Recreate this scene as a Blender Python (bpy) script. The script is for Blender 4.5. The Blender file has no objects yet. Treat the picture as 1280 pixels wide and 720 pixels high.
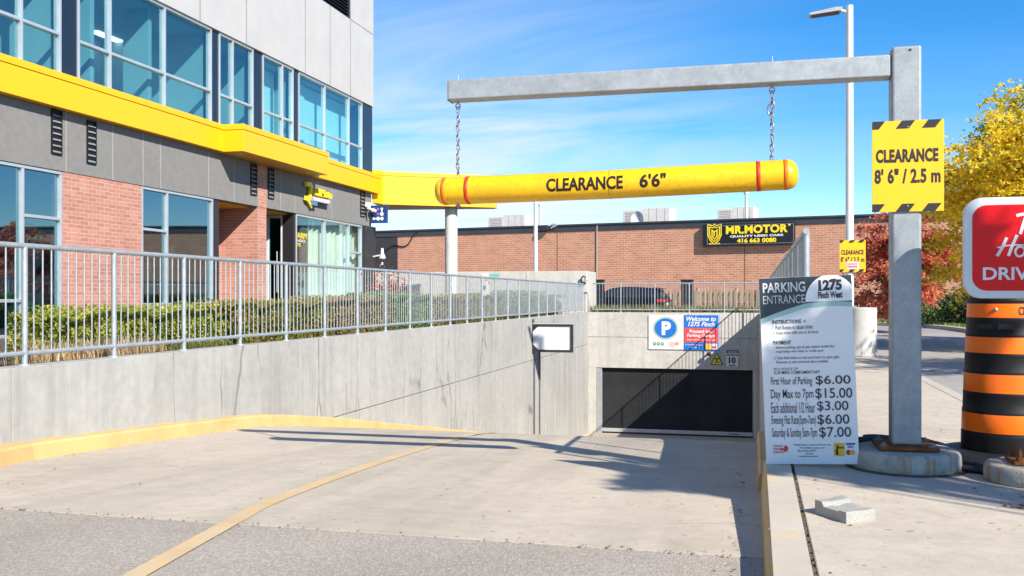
import bpy, math, random
from math import tan, atan, radians, sin, cos, pi, sqrt
from mathutils import Vector, Matrix
random.seed(7)
S = bpy.context.scene
COL = S.collection

# ------------------------------------------------------------------ camera, world, sun, exposure
# site frame: u = to the right along the garage wall, v = into the picture along the ramp, z measured from
# the lens; everything is lifted by ZO so that the pavement lies near world zero
TH = radians(14.25); CT = cos(TH); ST = sin(TH); ZO = 1.15
F = 1200.0; CX = 640.0; HY = 370.0
cam = bpy.data.cameras.new('camera'); camo = bpy.data.objects.new('camera', cam); COL.objects.link(camo)
camo.location = (0, 0, ZO); camo.rotation_euler = (pi/2, 0, TH)
cam.sensor_width = 36.0; cam.lens = F/1280*36; cam.shift_y = 10/1280
cam.clip_start = .05; cam.clip_end = 3000
S.camera = camo
SUN = Vector((2.60, -2.25, 2.33)).normalized()
sl = bpy.data.lights.new('sun', 'SUN'); sl.energy = 4.8; sl.angle = radians(.5); sl.color = (1, .93, .82)
so = bpy.data.objects.new('sun', sl); COL.objects.link(so)
so.rotation_euler = (-SUN).to_track_quat('-Z', 'Y').to_euler(); so.location = (20, -20, 30)
W = bpy.data.worlds.new('World'); S.world = W; W.use_nodes = True
nt = W.node_tree; N = nt.nodes; LK = nt.links
for n in list(N): N.remove(n)
out = N.new('ShaderNodeOutputWorld'); bg = N.new('ShaderNodeBackground'); bg.inputs[1].default_value = .10
sky = N.new('ShaderNodeTexSky'); sky.sky_type = 'NISHITA'; sky.sun_disc = False
sky.sun_elevation = math.asin(SUN.z); sky.sun_rotation = math.atan2(SUN.x, SUN.y)
sky.air_density = 1.0; sky.dust_density = 0.0; sky.ozone_density = 3.0; sky.altitude = 900
hs = N.new('ShaderNodeHueSaturation'); hs.inputs['Saturation'].default_value = 1.40; hs.inputs['Value'].default_value = 1.08
hs.inputs['Hue'].default_value = .503
LK.new(sky.outputs[0], hs.inputs['Color'])
# thin cirrus: noise on the direction projected to a flat cloud layer
tc = N.new('ShaderNodeTexCoord'); sep = N.new('ShaderNodeSeparateXYZ'); LK.new(tc.outputs['Generated'], sep.inputs[0])
def wm(op, a, b=None):
    m = N.new('ShaderNodeMath'); m.operation = op
    for i, x in enumerate((a, b)):
        if x is None: continue
        if isinstance(x, (int, float)): m.inputs[i].default_value = x
        else: LK.new(x, m.inputs[i])
    return m.outputs[0]
zc = wm('ADD', wm('MAXIMUM', sep.outputs[2], 0.0), .12)
cx_ = wm('DIVIDE', sep.outputs[0], zc); cy_ = wm('DIVIDE', sep.outputs[1], zc)
cmb = N.new('ShaderNodeCombineXYZ'); LK.new(cx_, cmb.inputs[0]); LK.new(cy_, cmb.inputs[1])
mp = N.new('ShaderNodeMapping'); mp.inputs['Rotation'].default_value = (0, 0, radians(18)); mp.inputs['Scale'].default_value = (.55, 1.5, 1); mp.inputs['Location'].default_value = (1.7, .6, 0)
LK.new(cmb.outputs[0], mp.inputs[0])
n1 = N.new('ShaderNodeTexNoise'); n1.inputs['Scale'].default_value = .75; n1.inputs['Detail'].default_value = 9; n1.inputs['Roughness'].default_value = .6; n1.inputs['Distortion'].default_value = .7
LK.new(mp.outputs[0], n1.inputs['Vector'])
r1 = N.new('ShaderNodeValToRGB'); r1.color_ramp.elements[0].position = .40; r1.color_ramp.elements[1].position = .62
LK.new(n1.outputs['Fac'], r1.inputs[0])
low = N.new('ShaderNodeMapRange'); low.inputs[1].default_value = .30; low.inputs[2].default_value = .10; low.inputs[3].default_value = .34; low.inputs[4].default_value = 1.0
LK.new(sep.outputs[2], low.inputs[0])
# the cirrus bank stands in the western half of the view and thins out to the east
bank = N.new('ShaderNodeMapRange'); bank.inputs[1].default_value = .06; bank.inputs[2].default_value = -.24; bank.inputs[3].default_value = .10; bank.inputs[4].default_value = 1.0
LK.new(sep.outputs[0], bank.inputs[0])
cf = wm('MULTIPLY', wm('MULTIPLY', r1.outputs[0], low.outputs[0]), bank.outputs[0])
cf = wm('MULTIPLY', cf, .9)
mx = N.new('ShaderNodeMix'); mx.data_type = 'RGBA'; LK.new(cf, mx.inputs[0]); LK.new(hs.outputs[0], mx.inputs[6])
mx.inputs[7].default_value = (5.2, 5.3, 5.4, 1)
LK.new(mx.outputs[2], bg.inputs[0]); LK.new(bg.outputs[0], out.inputs[0])
S.view_settings.view_transform = 'Standard'; S.view_settings.look = 'None'
S.view_settings.exposure = .88; S.view_settings.gamma = 1; S.view_settings.use_curve_mapping = False
S.render.resolution_x = 1024; S.render.resolution_y = 576
try:
    S.cycles.max_bounces = 8; S.cycles.transparent_max_bounces = 24; S.cycles.sample_clamp_indirect = 6
except Exception: pass

# ------------------------------------------------------------------ site helpers
def tt(px): return tan(atan((px-CX)/F) - TH)
def fv(px, U): return U/tt(px)                 # where a sight line meets a wall u = U
def bu(px, V): return V*tt(px)                 # where a sight line meets a wall v = V
def dep(u, v): return -u*ST + v*CT
def zz(py, u, v): return (HY-py)/F*dep(u, v)
def site(px, D):
    X = (px-CX)/F*D
    return (X*CT - D*ST, X*ST + D*CT)

# ------------------------------------------------------------------ mesh builder
LOC = {}
class MB:
    def __init__(s): s.v = []; s.f = []; s.m = []; s.s = []
    def add(s, vs, fs, mi=0, sm=False):
        o = len(s.v); s.v += [tuple(x) for x in vs]
        for f in fs: s.f.append([i+o for i in f]); s.m.append(mi); s.s.append(sm)
        return s
    def box(s, x0, x1, y0, y1, z0, z1, mi=0, M=None):
        if x0 > x1: x0, x1 = x1, x0
        if y0 > y1: y0, y1 = y1, y0
        if z0 > z1: z0, z1 = z1, z0
        vs = [(x0,y0,z0),(x1,y0,z0),(x1,y1,z0),(x0,y1,z0),(x0,y0,z1),(x1,y0,z1),(x1,y1,z1),(x0,y1,z1)]
        if M is not None: vs = [tuple(M @ Vector(v)) for v in vs]
        return s.add(vs, [(0,3,2,1),(4,5,6,7),(0,1,5,4),(1,2,6,5),(2,3,7,6),(3,0,4,7)], mi)
    def prism(s, poly, a0, a1, axis='z', mi=0):
        """polygon extruded along an axis: z: (x,y)  y: (x,z)  x: (y,z)"""
        n = len(poly)
        def P(p, a):
            if axis == 'z': return (p[0], p[1], a)
            if axis == 'y': return (p[0], a, p[1])
            return (a, p[0], p[1])
        ar = sum(poly[i][0]*poly[(i+1)%n][1]-poly[(i+1)%n][0]*poly[i][1] for i in range(n))
        if axis == 'y': ar = -ar
        if ar < 0: poly = poly[::-1]
        if a0 > a1: a0, a1 = a1, a0
        vs = [P(p, a0) for p in poly] + [P(p, a1) for p in poly]
        fs = [list(range(n))[::-1], list(range(n, 2*n))] + [(i, (i+1)%n, n+(i+1)%n, n+i) for i in range(n)]
        return s.add(vs, fs, mi)
    def tube(s, pts, r, n=10, closed=False, mi=0, cap=True, sm=True):
        pts = [Vector(p) for p in pts]; k = len(pts)
        rs = r if isinstance(r, (list, tuple)) else [r]*k
        vs = []; up = None
        for i, p in enumerate(pts):
            if closed: t = pts[(i+1)%k]-pts[(i-1)%k]
            else: t = pts[min(i+1,k-1)]-pts[max(i-1,0)]
            t.normalize()
            if up is None:
                up = Vector((0,0,1)) if abs(t.z) < .9 else Vector((1,0,0))
            a = up - t*up.dot(t)
            if a.length < 1e-5: a = t.orthogonal()
            a.normalize(); b = t.cross(a); up = a
            for j in range(n):
                w = 2*pi*j/n
                vs.append(p + (a*cos(w)+b*sin(w))*rs[i])
        fs = []
        for i in range(k if closed else k-1):
            i2 = (i+1) % k
            for j in range(n):
                j2 = (j+1) % n
                fs.append((i*n+j, i*n+j2, i2*n+j2, i2*n+j))
        s.add(vs, fs, mi, sm)
        if cap and not closed:
            s.add([vs[j] for j in range(n)], [list(range(n))[::-1]], mi)
            s.add([vs[(k-1)*n+j] for j in range(n)], [list(range(n))], mi)
        return s
    def lathe(s, prof, c, n=32, mi=0, sm=True, mis=None):
        """profile (r,z) turned round a vertical axis through c"""
        vs = []; k = len(prof)
        for r, z in prof:
            for j in range(n):
                w = 2*pi*j/n
                vs.append((c[0]+r*cos(w), c[1]+r*sin(w), c[2]+z))
        for i in range(k-1):
            fs = [(i*n+j, i*n+(j+1)%n, (i+1)*n+(j+1)%n, (i+1)*n+j) for j in range(n)]
            o = len(s.v) if i == 0 else o
            if i == 0: s.v += vs
            for f in fs: s.f.append([q+o for q in f]); s.m.append(mis[i] if mis else mi); s.s.append(sm)
        return s
    def sphere(s, c, r, n=12, mi=0, sc=(1,1,1)):
        prof = [(r*sin(pi*i/(n//2)), -r*cos(pi*i/(n//2))) for i in range(n//2+1)]
        o = len(s.v); s.lathe([(max(a,1e-4), b) for a, b in prof], (0,0,0), n, mi)
        for i in range(o, len(s.v)):
            x = s.v[i]; s.v[i] = (c[0]+x[0]*sc[0], c[1]+x[1]*sc[1], c[2]+x[2]*sc[2])
        return s
    def build(s, name, mats, parent=None, L=None, bevel=0, seg=2):
        if parent is not None: L = LOC[parent.name]
        if L is None: L = (0,0,0)
        me = bpy.data.meshes.new(name)
        me.from_pydata([(x-L[0], y-L[1], z-L[2]) for x, y, z in s.v], [], s.f)
        if not isinstance(mats, (list, tuple)): mats = [mats]
        for m in mats: me.materials.append(m)
        me.polygons.foreach_set('material_index', s.m); me.polygons.foreach_set('use_smooth', s.s)
        uv = me.uv_layers.new(name='UVMap'); d = uv.data
        for p in me.polygons:
            nx, ny, nz = abs(p.normal.x), abs(p.normal.y), abs(p.normal.z)
            for li in p.loop_indices:
                c = me.vertices[me.loops[li].vertex_index].co
                d[li].uv = (c.y, c.z) if nx >= ny and nx >= nz else ((c.x, c.z) if ny >= nz else (c.x, c.y))
        me.update()
        o = bpy.data.objects.new(name, me); COL.objects.link(o)
        if parent is not None: o.parent = parent
        else: o.location = (L[0], L[1], L[2]+ZO)
        LOC[o.name] = L
        if bevel:
            b = o.modifiers.new('bevel', 'BEVEL'); b.width = bevel; b.segments = seg; b.limit_method = 'ANGLE'; b.angle_limit = radians(40)
        return o
def tag(o, label=None, cat=None, group=None, kind=None):
    if label: o['label'] = label
    if cat: o['category'] = cat
    if group: o['group'] = group
    if kind: o['kind'] = kind
    return o
def thing(name, L, label, cat, group=None, rot=(0,0,0)):
    o = bpy.data.objects.new(name, None); COL.objects.link(o); o.empty_display_size = .2
    o.location = (L[0], L[1], L[2]+ZO); o.rotation_euler = rot; LOC[o.name] = tuple(L)
    return tag(o, label, cat, group)
def kids(o): return [c for c in bpy.data.objects if c.parent == o]
def copy_thing(o, L, label=None, rz=None):
    r = o.copy(); COL.objects.link(r); r.location = (L[0], L[1], L[2]+ZO)
    if rz is not None: r.rotation_euler = (0,0,rz)
    if label: r['label'] = label
    for ch in kids(o):
        c = ch.copy(); COL.objects.link(c); c.parent = r
        for g in kids(ch):
            d = g.copy(); COL.objects.link(d); d.parent = c
    return r
def copy_part(o, dx, dy, dz):
    c = o.copy(); COL.objects.link(c); c.parent = o.parent; c.location = (dx, dy, dz); return c

# lettering: outlines of the built-in typeface fitted to a box; facing -v unless face='u'
def text_geo(s, bold=0.0, shear=0.0, space=1.0):
    cu = bpy.data.curves.new('t', 'FONT'); cu.body = s; cu.offset = bold; cu.shear = shear; cu.space_character = space
    cu.resolution_u = 4
    ob = bpy.data.objects.new('t', cu); COL.objects.link(ob)
    dg = bpy.context.evaluated_depsgraph_get(); dg.update()
    me = bpy.data.meshes.new_from_object(ob.evaluated_get(dg))
    vs = [tuple(v.co) for v in me.vertices]; fs = [list(p.vertices) for p in me.polygons]
    bpy.data.objects.remove(ob); bpy.data.curves.remove(cu); bpy.data.meshes.remove(me)
    return vs, fs
def text(mb, s, x0, x1, z0, z1, y, mi=0, bold=0.0, shear=0.0, face='v', space=1.0, rise=0.0, thick=0.0):
    vs, fs = text_geo(s, bold, shear, space)
    ax = min(v[0] for v in vs); bx = max(v[0] for v in vs); ay = min(v[1] for v in vs); by = max(v[1] for v in vs)
    o = []
    for v in vs:
        a = (v[0]-ax)/(bx-ax); b = (v[1]-ay)/(by-ay)
        x = x0+a*(x1-x0); z = z0+b*(z1-z0)+rise*a
        o.append((x, y, z) if face == 'v' else (y, x, z))
    mb.add(o, fs, mi)
    if thick:
        d = thick
        back = [(p[0], p[1]+d, p[2]) if face == 'v' else (p[0]-d, p[1], p[2]) for p in o]
        edges = {}
        for f in fs:
            for i in range(len(f)):
                e = (f[i], f[(i+1)%len(f)]); edges[e] = 1
        rim = [e for e in edges if (e[1], e[0]) not in edges]
        n = len(o)
        mb.add(o+back, [(e[1], e[0], e[0]+n, e[1]+n) for e in rim], mi)
    return mb
def ribbon(mb, pts, w, y, mi=0, face='v'):
    """a flat brush stroke through points (x,z)"""
    k = len(pts); vs = []
    ws = w if isinstance(w, (list, tuple)) else [w]*k
    for i in range(k):
        a = pts[max(i-1,0)]; b = pts[min(i+1,k-1)]
        dx, dz = b[0]-a[0], b[1]-a[1]; l = sqrt(dx*dx+dz*dz) or 1
        nx, nz = -dz/l*ws[i]/2, dx/l*ws[i]/2
        for q in ((pts[i][0]+nx, pts[i][1]+nz), (pts[i][0]-nx, pts[i][1]-nz)):
            vs.append((q[0], y, q[1]) if face == 'v' else (y, q[0], q[1]))
    mb.add(vs, [(2*i, 2*i+1, 2*i+3, 2*i+2) for i in range(k-1)], mi)
def smooth_pts(pts, n=6):
    o = []; k = len(pts)
    for i in range(k-1):
        p0 = pts[max(i-1,0)]; p1 = pts[i]; p2 = pts[i+1]; p3 = pts[min(i+2,k-1)]
        for j in range(n):
            t = j/n
            o.append(tuple(.5*((2*p1[d])+(-p0[d]+p2[d])*t+(2*p0[d]-5*p1[d]+4*p2[d]-p3[d])*t*t+(-p0[d]+3*p1[d]-3*p2[d]+p3[d])*t**3) for d in range(len(p1))))
    o.append(tuple(pts[-1])); return o

# ------------------------------------------------------------------ materials
class NB:
    def __init__(s, name):
        s.m = bpy.data.materials.new(name); s.m.use_nodes = True
        s.t = s.m.node_tree; s.n = s.t.nodes
        s.bsdf = s.n['Principled BSDF']; s.out = s.n['Material Output']
        s.tc = s.n.new('ShaderNodeTexCoord')
    def link(s, a, b): s.t.links.new(a, b)
    def set(s, sock, x):
        if hasattr(x, 'links') or isinstance(x, bpy.types.NodeSocket): s.link(x, sock)
        elif isinstance(x, (tuple, list)) and len(x) == 3 and sock.type == 'RGBA': sock.default_value = (*x, 1)
        else: sock.default_value = x
    def noise(s, scale, detail=4, rough=.55, vec=None, stretch=None, dist=0):
        n = s.n.new('ShaderNodeTexNoise'); n.inputs['Scale'].default_value = scale; n.inputs['Detail'].default_value = detail
        n.inputs['Roughness'].default_value = rough; n.inputs['Distortion'].default_value = dist
        v = vec or s.tc.outputs['Object']
        if stretch:
            m = s.n.new('ShaderNodeMapping'); m.inputs['Scale'].default_value = stretch; s.link(v, m.inputs[0]); v = m.outputs[0]
        s.link(v, n.inputs['Vector']); return n.outputs['Fac']
    def ramp(s, fac, stops):
        r = s.n.new('ShaderNodeValToRGB'); e = r.color_ramp.elements
        while len(e) < len(stops): e.new(.5)
        for i, (p, c) in enumerate(stops):
            e[i].position = p; e[i].color = (*c, 1) if isinstance(c, (tuple, list)) else (c, c, c, 1)
        s.link(fac, r.inputs[0]); return r.outputs[0]
    def mix(s, fac, a, b, mode='MIX'):
        m = s.n.new('ShaderNodeMix'); m.data_type = 'RGBA'; m.blend_type = mode
        s.set(m.inputs[0], fac); s.set(m.inputs[6], a); s.set(m.inputs[7], b); return m.outputs[2]
    def math(s, op, a, b=0.0):
        m = s.n.new('ShaderNodeMath'); m.operation = op; s.set(m.inputs[0], a); s.set(m.inputs[1], b); return m.outputs[0]
    def bump(s, h, strength=.3, dist=.01):
        b = s.n.new('ShaderNodeBump'); b.inputs['Strength'].default_value = strength; b.inputs['Distance'].default_value = dist
        s.link(h, b.inputs['Height']); s.link(b.outputs[0], s.bsdf.inputs['Normal'])
    def base(s, c, rough=.6, metal=0, spec=.5):
        s.set(s.bsdf.inputs['Base Color'], c); s.set(s.bsdf.inputs['Roughness'], rough)
        s.bsdf.inputs['Metallic'].default_value = metal; s.bsdf.inputs['Specular IOR Level'].default_value = spec
        return s.m
def mul(c, k): return tuple(min(1, x*k) for x in c)
MATS = {}
def plain(name, c, rough=.5, metal=0, var=.12, vs=3.0, bump=0, bs=80, spec=.5):
    if name in MATS: return MATS[name]
    b = NB(name)
    f = b.noise(vs, 5)
    col = b.ramp(f, [(.3, mul(c, 1-var)), (.7, mul(c, 1+var))])
    if bump: b.bump(b.noise(bs, 3), bump, .004)
    MATS[name] = b.base(col, rough, metal, spec); return MATS[name]

def concrete(name, c, streaks=True, cracks=0.0, blot=.14, fine=.05, warm=None, wscale=.6):
    b = NB(name)
    big = b.noise(wscale, 6, .6); mid = b.noise(7, 5, .6); fin = b.noise(140, 2)
    col = b.ramp(big, [(.28, mul(c, 1-blot)), (.5, c), (.75, mul(c, 1+blot*.8))])
    if warm: col = b.mix(b.ramp(b.noise(.35, 4), [(.45, 0), (.7, .55)]), col, warm)
    col = b.mix(.55, col, b.ramp(mid, [(.3, (.80,.80,.80)), (.65, (1.06,1.06,1.06))]), 'MULTIPLY')
    col = b.mix(1.0, col, b.ramp(fin, [(.3, (1-fine*2,)*3), (.7, (1+fine,)*3)]), 'MULTIPLY')
    if streaks:
        st = b.noise(1.0, 5, .65, stretch=(4.2, 4.2, .26), dist=.25); col = b.mix(b.ramp(st, [(.50, 0), (.76, .60)]), col, mul(c, .60))
        st2 = b.noise(1.0, 4, .6, stretch=(9, 9, .28)); col = b.mix(b.ramp(st2, [(.56, 0), (.74, .36)]), col, mul(c, 1.22))
        fl = b.noise(2.2, 6, .7, dist=1.2); col = b.mix(b.ramp(fl, [(.55, 0), (.72, .5)]), col, mul(c, .68))
    if cracks:
        v = b.n.new('ShaderNodeTexVoronoi'); v.feature = 'DISTANCE_TO_EDGE'; v.inputs['Scale'].default_value = cracks
        mp = b.n.new('ShaderNodeMapping'); mp.inputs['Scale'].default_value = (1, 1, .12)
        mixv = b.n.new('ShaderNodeVectorMath'); mixv.operation = 'ADD'
        nn = b.n.new('ShaderNodeTexNoise'); nn.inputs['Scale'].default_value = 3; b.link(b.tc.outputs['Object'], nn.inputs['Vector'])
        sc = b.n.new('ShaderNodeVectorMath'); sc.operation = 'SCALE'; sc.inputs['Scale'].default_value = .10; b.link(nn.outputs['Color'], sc.inputs[0])
        b.link(b.tc.outputs['Object'], mixv.inputs[0]); b.link(sc.outputs[0], mixv.inputs[1]); b.link(mixv.outputs[0], mp.inputs[0]); b.link(mp.outputs[0], v.inputs['Vector'])
        line = b.ramp(v.outputs['Distance'], [(0.0, .9), (.020, 0)])
        gate = b.ramp(b.noise(.9, 3), [(.46, 0), (.58, 1)])
        col = b.mix(b.math('MULTIPLY', line, gate), col, mul(c, .40))
    h = b.math('ADD', b.math('MULTIPLY', mid, .6), b.math('MULTIPLY', fin, .4))
    b.bump(h, .25, .006)
    return b.base(col, .85, 0, .3)

def brick_mat(name, c1, c2, mortar, w=.225, h=.0762, ms=.0065, var=.5):
    b = NB(name); t = b.n.new('ShaderNodeTexBrick')
    t.inputs['Scale'].default_value = 1; t.inputs['Brick Width'].default_value = w; t.inputs['Row Height'].default_value = h
    t.inputs['Mortar Size'].default_value = ms; t.inputs['Mortar Smooth'].default_value = .15; t.inputs['Bias'].default_value = -.1
    b.link(b.tc.outputs['UV'], t.inputs['Vector'])
    t.inputs['Color1'].default_value = (*c1, 1); t.inputs['Color2'].default_value = (*c2, 1); t.inputs['Mortar'].default_value = (*mortar, 1)
    col = b.mix(var, t.outputs['Color'], b.ramp(b.noise(1.1, 5, .6), [(.3, (.74,.74,.76)), (.7, (1.15,1.13,1.10))]), 'MULTIPLY')
    col = b.mix(.5, col, b.ramp(b.noise(60, 3), [(.3, (.82,)*3), (.7, (1.12,)*3)]), 'MULTIPLY')
    inv = b.math('SUBTRACT', 1.0, t.outputs['Fac']); b.bump(inv, .6, .006)
    return b.base(col, .88, 0, .25)

def galv(name, c=(.42,.45,.47), rough=.42, metal=.75):
    b = NB(name); v = b.n.new('ShaderNodeTexVoronoi'); v.inputs['Scale'].default_value = 55; b.link(b.tc.outputs['Object'], v.inputs['Vector'])
    col = b.mix(.35, b.ramp(b.noise(5, 6, .65), [(.3, mul(c, .78)), (.7, mul(c, 1.18))]), b.ramp(v.outputs['Color'], [(0, mul(c, .75)), (1, mul(c, 1.2))]))
    col = b.mix(b.ramp(b.noise(1, 4, .6, stretch=(9, 9, .6)), [(.55, 0), (.8, .4)]), col, mul(c, 1.35))
    return b.base(col, b.ramp(b.noise(14, 4), [(.3, rough-.1), (.7, rough+.14)]), metal)

def glass_mat(name, tint, refl=.16, gcol=(.75,.93,1.0)):
    b = NB(name); n = b.n
    n.remove(b.bsdf)
    tr = n.new('ShaderNodeBsdfTransparent'); tr.inputs[0].default_value = (*tint, 1)
    gl = n.new('ShaderNodeBsdfGlossy'); gl.inputs[0].default_value = (*gcol, 1); gl.inputs['Roughness'].default_value = .015
    bm = n.new('ShaderNodeBump'); bm.inputs['Strength'].default_value = .02; bm.inputs['Distance'].default_value = .02
    b.link(b.noise(.8, 2), bm.inputs['Height']); b.link(bm.outputs[0], gl.inputs['Normal'])
    fr = n.new('ShaderNodeLayerWeight'); fr.inputs['Blend'].default_value = .5
    fac = b.math('MINIMUM', b.math('ADD', b.math('MULTIPLY', b.math('POWER', fr.outputs['Facing'], 4.0), .75), refl), 1.0)
    mx = n.new('ShaderNodeMixShader'); b.link(fac, mx.inputs[0]); b.link(tr.outputs[0], mx.inputs[1]); b.link(gl.outputs[0], mx.inputs[2])
    b.link(mx.outputs[0], b.out.inputs[0]); return b.m

def leaf_mat(name, stops, trans=.35, rough=.55):
    b = NB(name); n = b.n
    g = n.new('ShaderNodeNewGeometry'); col = b.ramp(g.outputs['Random Per Island'], stops)
    col = b.mix(.35, col, b.ramp(b.noise(.9, 3), [(.3, (.7,.75,.7)), (.7, (1.25,1.2,1.15))]), 'MULTIPLY')
    b.base(col, rough, 0, .25)
    tl = n.new('ShaderNodeBsdfTranslucent'); b.link(col, tl.inputs[0])
    mx = n.new('ShaderNodeMixShader'); mx.inputs[0].default_value = trans
    b.link(b.bsdf.outputs[0], mx.inputs[1]); b.link(tl.outputs[0], mx.inputs[2]); b.link(mx.outputs[0], b.out.inputs[0])
    return b.m

def ground_concrete(name, c, tracks=True):
    """broom-finished slab: grit, broom lines, tyre tracks along the ramp, stains and hairline cracks"""
    b = NB(name)
    col = b.ramp(b.noise(.55, 7, .62), [(.26, mul(c, .84)), (.5, c), (.76, mul(c, 1.09))])
    col = b.mix(.6, col, b.ramp(b.noise(6, 6, .68), [(.30, (.80,.79,.78)), (.62, (1.05,1.05,1.05))]), 'MULTIPLY')
    br = b.noise(1.0, 3, .6, stretch=(2.5, 150, 1)); col = b.mix(.35, col, b.ramp(br, [(.3, (.80,)*3), (.7, (1.12,)*3)]), 'MULTIPLY')
    fin = b.noise(210, 3, .7); col = b.mix(.75, col, b.ramp(fin, [(.32, (.70,)*3), (.66, (1.16,)*3)]), 'MULTIPLY')
    if tracks:
        tr = b.noise(1.0, 4, .6, stretch=(2.1, .16, .16), dist=.3); col = b.mix(b.ramp(tr, [(.46, 0), (.66, .40)]), col, mul(c, .62))
    st = b.noise(1.7, 6, .75, dist=1.4); col = b.mix(b.ramp(st, [(.56, 0), (.68, .32)]), col, mul(c, .60))
    sp = b.noise(16, 2, .5); col = b.mix(b.ramp(sp, [(.69, 0), (.73, .6)]), col, mul(c, .35))
    v = b.n.new('ShaderNodeTexVoronoi'); v.feature = 'DISTANCE_TO_EDGE'; v.inputs['Scale'].default_value = .42
    nn = b.n.new('ShaderNodeTexNoise'); nn.inputs['Scale'].default_value = 2.2; nn.inputs['Detail'].default_value = 6; b.link(b.tc.outputs['Object'], nn.inputs['Vector'])
    sc = b.n.new('ShaderNodeVectorMath'); sc.operation = 'SCALE'; sc.inputs['Scale'].default_value = .55; b.link(nn.outputs['Color'], sc.inputs[0])
    ad = b.n.new('ShaderNodeVectorMath'); ad.operation = 'ADD'; b.link(b.tc.outputs['Object'], ad.inputs[0]); b.link(sc.outputs[0], ad.inputs[1]); b.link(ad.outputs[0], v.inputs['Vector'])
    line = b.ramp(v.outputs['Distance'], [(0.0, .55), (.0045, 0)]); gate = b.ramp(b.noise(.6, 2), [(.50, 0), (.60, 1)])
    col = b.mix(b.math('MULTIPLY', line, gate), col, mul(c, .38))
    b.bump(b.math('ADD', b.math('MULTIPLY', fin, .5), b.math('MULTIPLY', br, .5)), .35, .004)
    return b.base(col, .88, 0, .25)

def asphalt(name, c, speck=.35):
    b = NB(name)
    col = b.ramp(b.noise(.5, 6, .6), [(.3, mul(c, .86)), (.7, mul(c, 1.14))])
    v = b.n.new('ShaderNodeTexVoronoi'); v.inputs['Scale'].default_value = 95; b.link(b.tc.outputs['Object'], v.inputs['Vector'])
    col = b.mix(.75, col, b.ramp(v.outputs['Color'], [(.1, (1-speck,)*3), (.6, (1,)*3), (.95, (1+speck*1.3,)*3)]), 'MULTIPLY')
    col = b.mix(.6, col, b.ramp(b.noise(260, 2), [(.3, (.72,)*3), (.7, (1.2,)*3)]), 'MULTIPLY')
    col = b.mix(b.ramp(b.noise(3.5, 5, .7, dist=1), [(.66, 0), (.75, .4)]), col, mul(c, .5))
    b.bump(v.outputs['Distance'], .5, .006)
    return b.base(col, .9, 0, .25)

def paint_worn(name, c, under, wear=.55, scale=9, rough=.7):
    b = NB(name)
    col = b.ramp(b.noise(2.2, 4), [(.3, mul(c, .88)), (.7, mul(c, 1.10))])
    w = b.math('MULTIPLY', b.ramp(b.noise(scale, 8, .72), [(wear, 0), (wear+.12, 1)]), .8)
    col = b.mix(w, col, under)
    col = b.mix(.5, col, b.ramp(b.noise(170, 2), [(.3, (.82,)*3), (.7, (1.1,)*3)]), 'MULTIPLY')
    b.bump(b.noise(120, 3), .3, .003)
    return b.base(col, rough, 0, .3)
# ------------------------------------------------------------------ shared materials
M_wall = concrete('cast_concrete', (.365,.36,.34), cracks=1.35)
M_wall2 = concrete('cast_concrete_grey', (.43,.425,.405), cracks=.0)
M_drive = ground_concrete('driveway_concrete', (.52,.45,.36))
M_walk = ground_concrete('sidewalk_concrete', (.515,.45,.365), False)
M_kerb = paint_worn('worn_kerb_top', (.50,.45,.37), (.60,.44,.20), wear=.53, scale=5)
M_yel = paint_worn('yellow_kerb_paint', (.60,.385,.16), (.50,.43,.33), wear=.58, scale=8)
M_line = paint_worn('yellow_line_paint', (.63,.425,.19), (.46,.41,.34), wear=.45, scale=16)
M_asph = asphalt('street_asphalt', (.36,.318,.268), speck=.30)
M_lot = asphalt('lot_asphalt', (.33,.31,.29), speck=.25)
M_soil = plain('soil', (.07,.05,.035), .95, var=.4, vs=9, bump=.6, bs=40)
M_galv = galv('galvanised_steel', (.36,.38,.39), .48, .4)
M_galvp = galv('galvanised_post', (.30,.325,.34), .52, .35)
M_rail = galv('galvanised_rail', (.38,.42,.45), .45, .45)
M_black = plain('black_rubber', (.012,.012,.014), .55, var=.3, bump=.2, bs=60)
M_dark = plain('dark_metal', (.02,.022,.026), .4)
M_alu = plain('brushed_aluminium', (.62,.64,.65), .35, .6, var=.06)
M_brick = brick_mat('red_clay_brick', (.41,.172,.122), (.50,.25,.19), (.48,.37,.31))
M_brick2 = brick_mat('warehouse_brick', (.41,.178,.11), (.49,.235,.15), (.53,.385,.28), w=.44, h=.148, ms=.016)
M_gray = concrete('grey_panel', (.205,.20,.19), streaks=False, blot=.05, fine=.02)
M_white = plain('white_precast', (.41,.405,.40), .7, var=.05, vs=1.5, bump=.08, bs=50)
M_ypan = plain('yellow_metal_panel', (.82,.42,.003), .42, var=.02, vs=.7)
M_navy = plain('navy_spandrel', (.012,.019,.032), .25)
M_char = plain('charcoal_panel', (.022,.021,.023), .4)
M_glass = glass_mat('window_glass', (.69,.895,.915), .10)
M_glassd = glass_mat('dark_window_glass', (.48,.74,.80), .22)
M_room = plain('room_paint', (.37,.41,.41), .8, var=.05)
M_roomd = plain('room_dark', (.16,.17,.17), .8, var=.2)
M_cloth = plain('sheer_curtain', (.80,.86,.80), .9, var=.08, vs=2)
M_wpaint = plain('white_paint', (.60,.60,.585), .5, var=.06)

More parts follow.
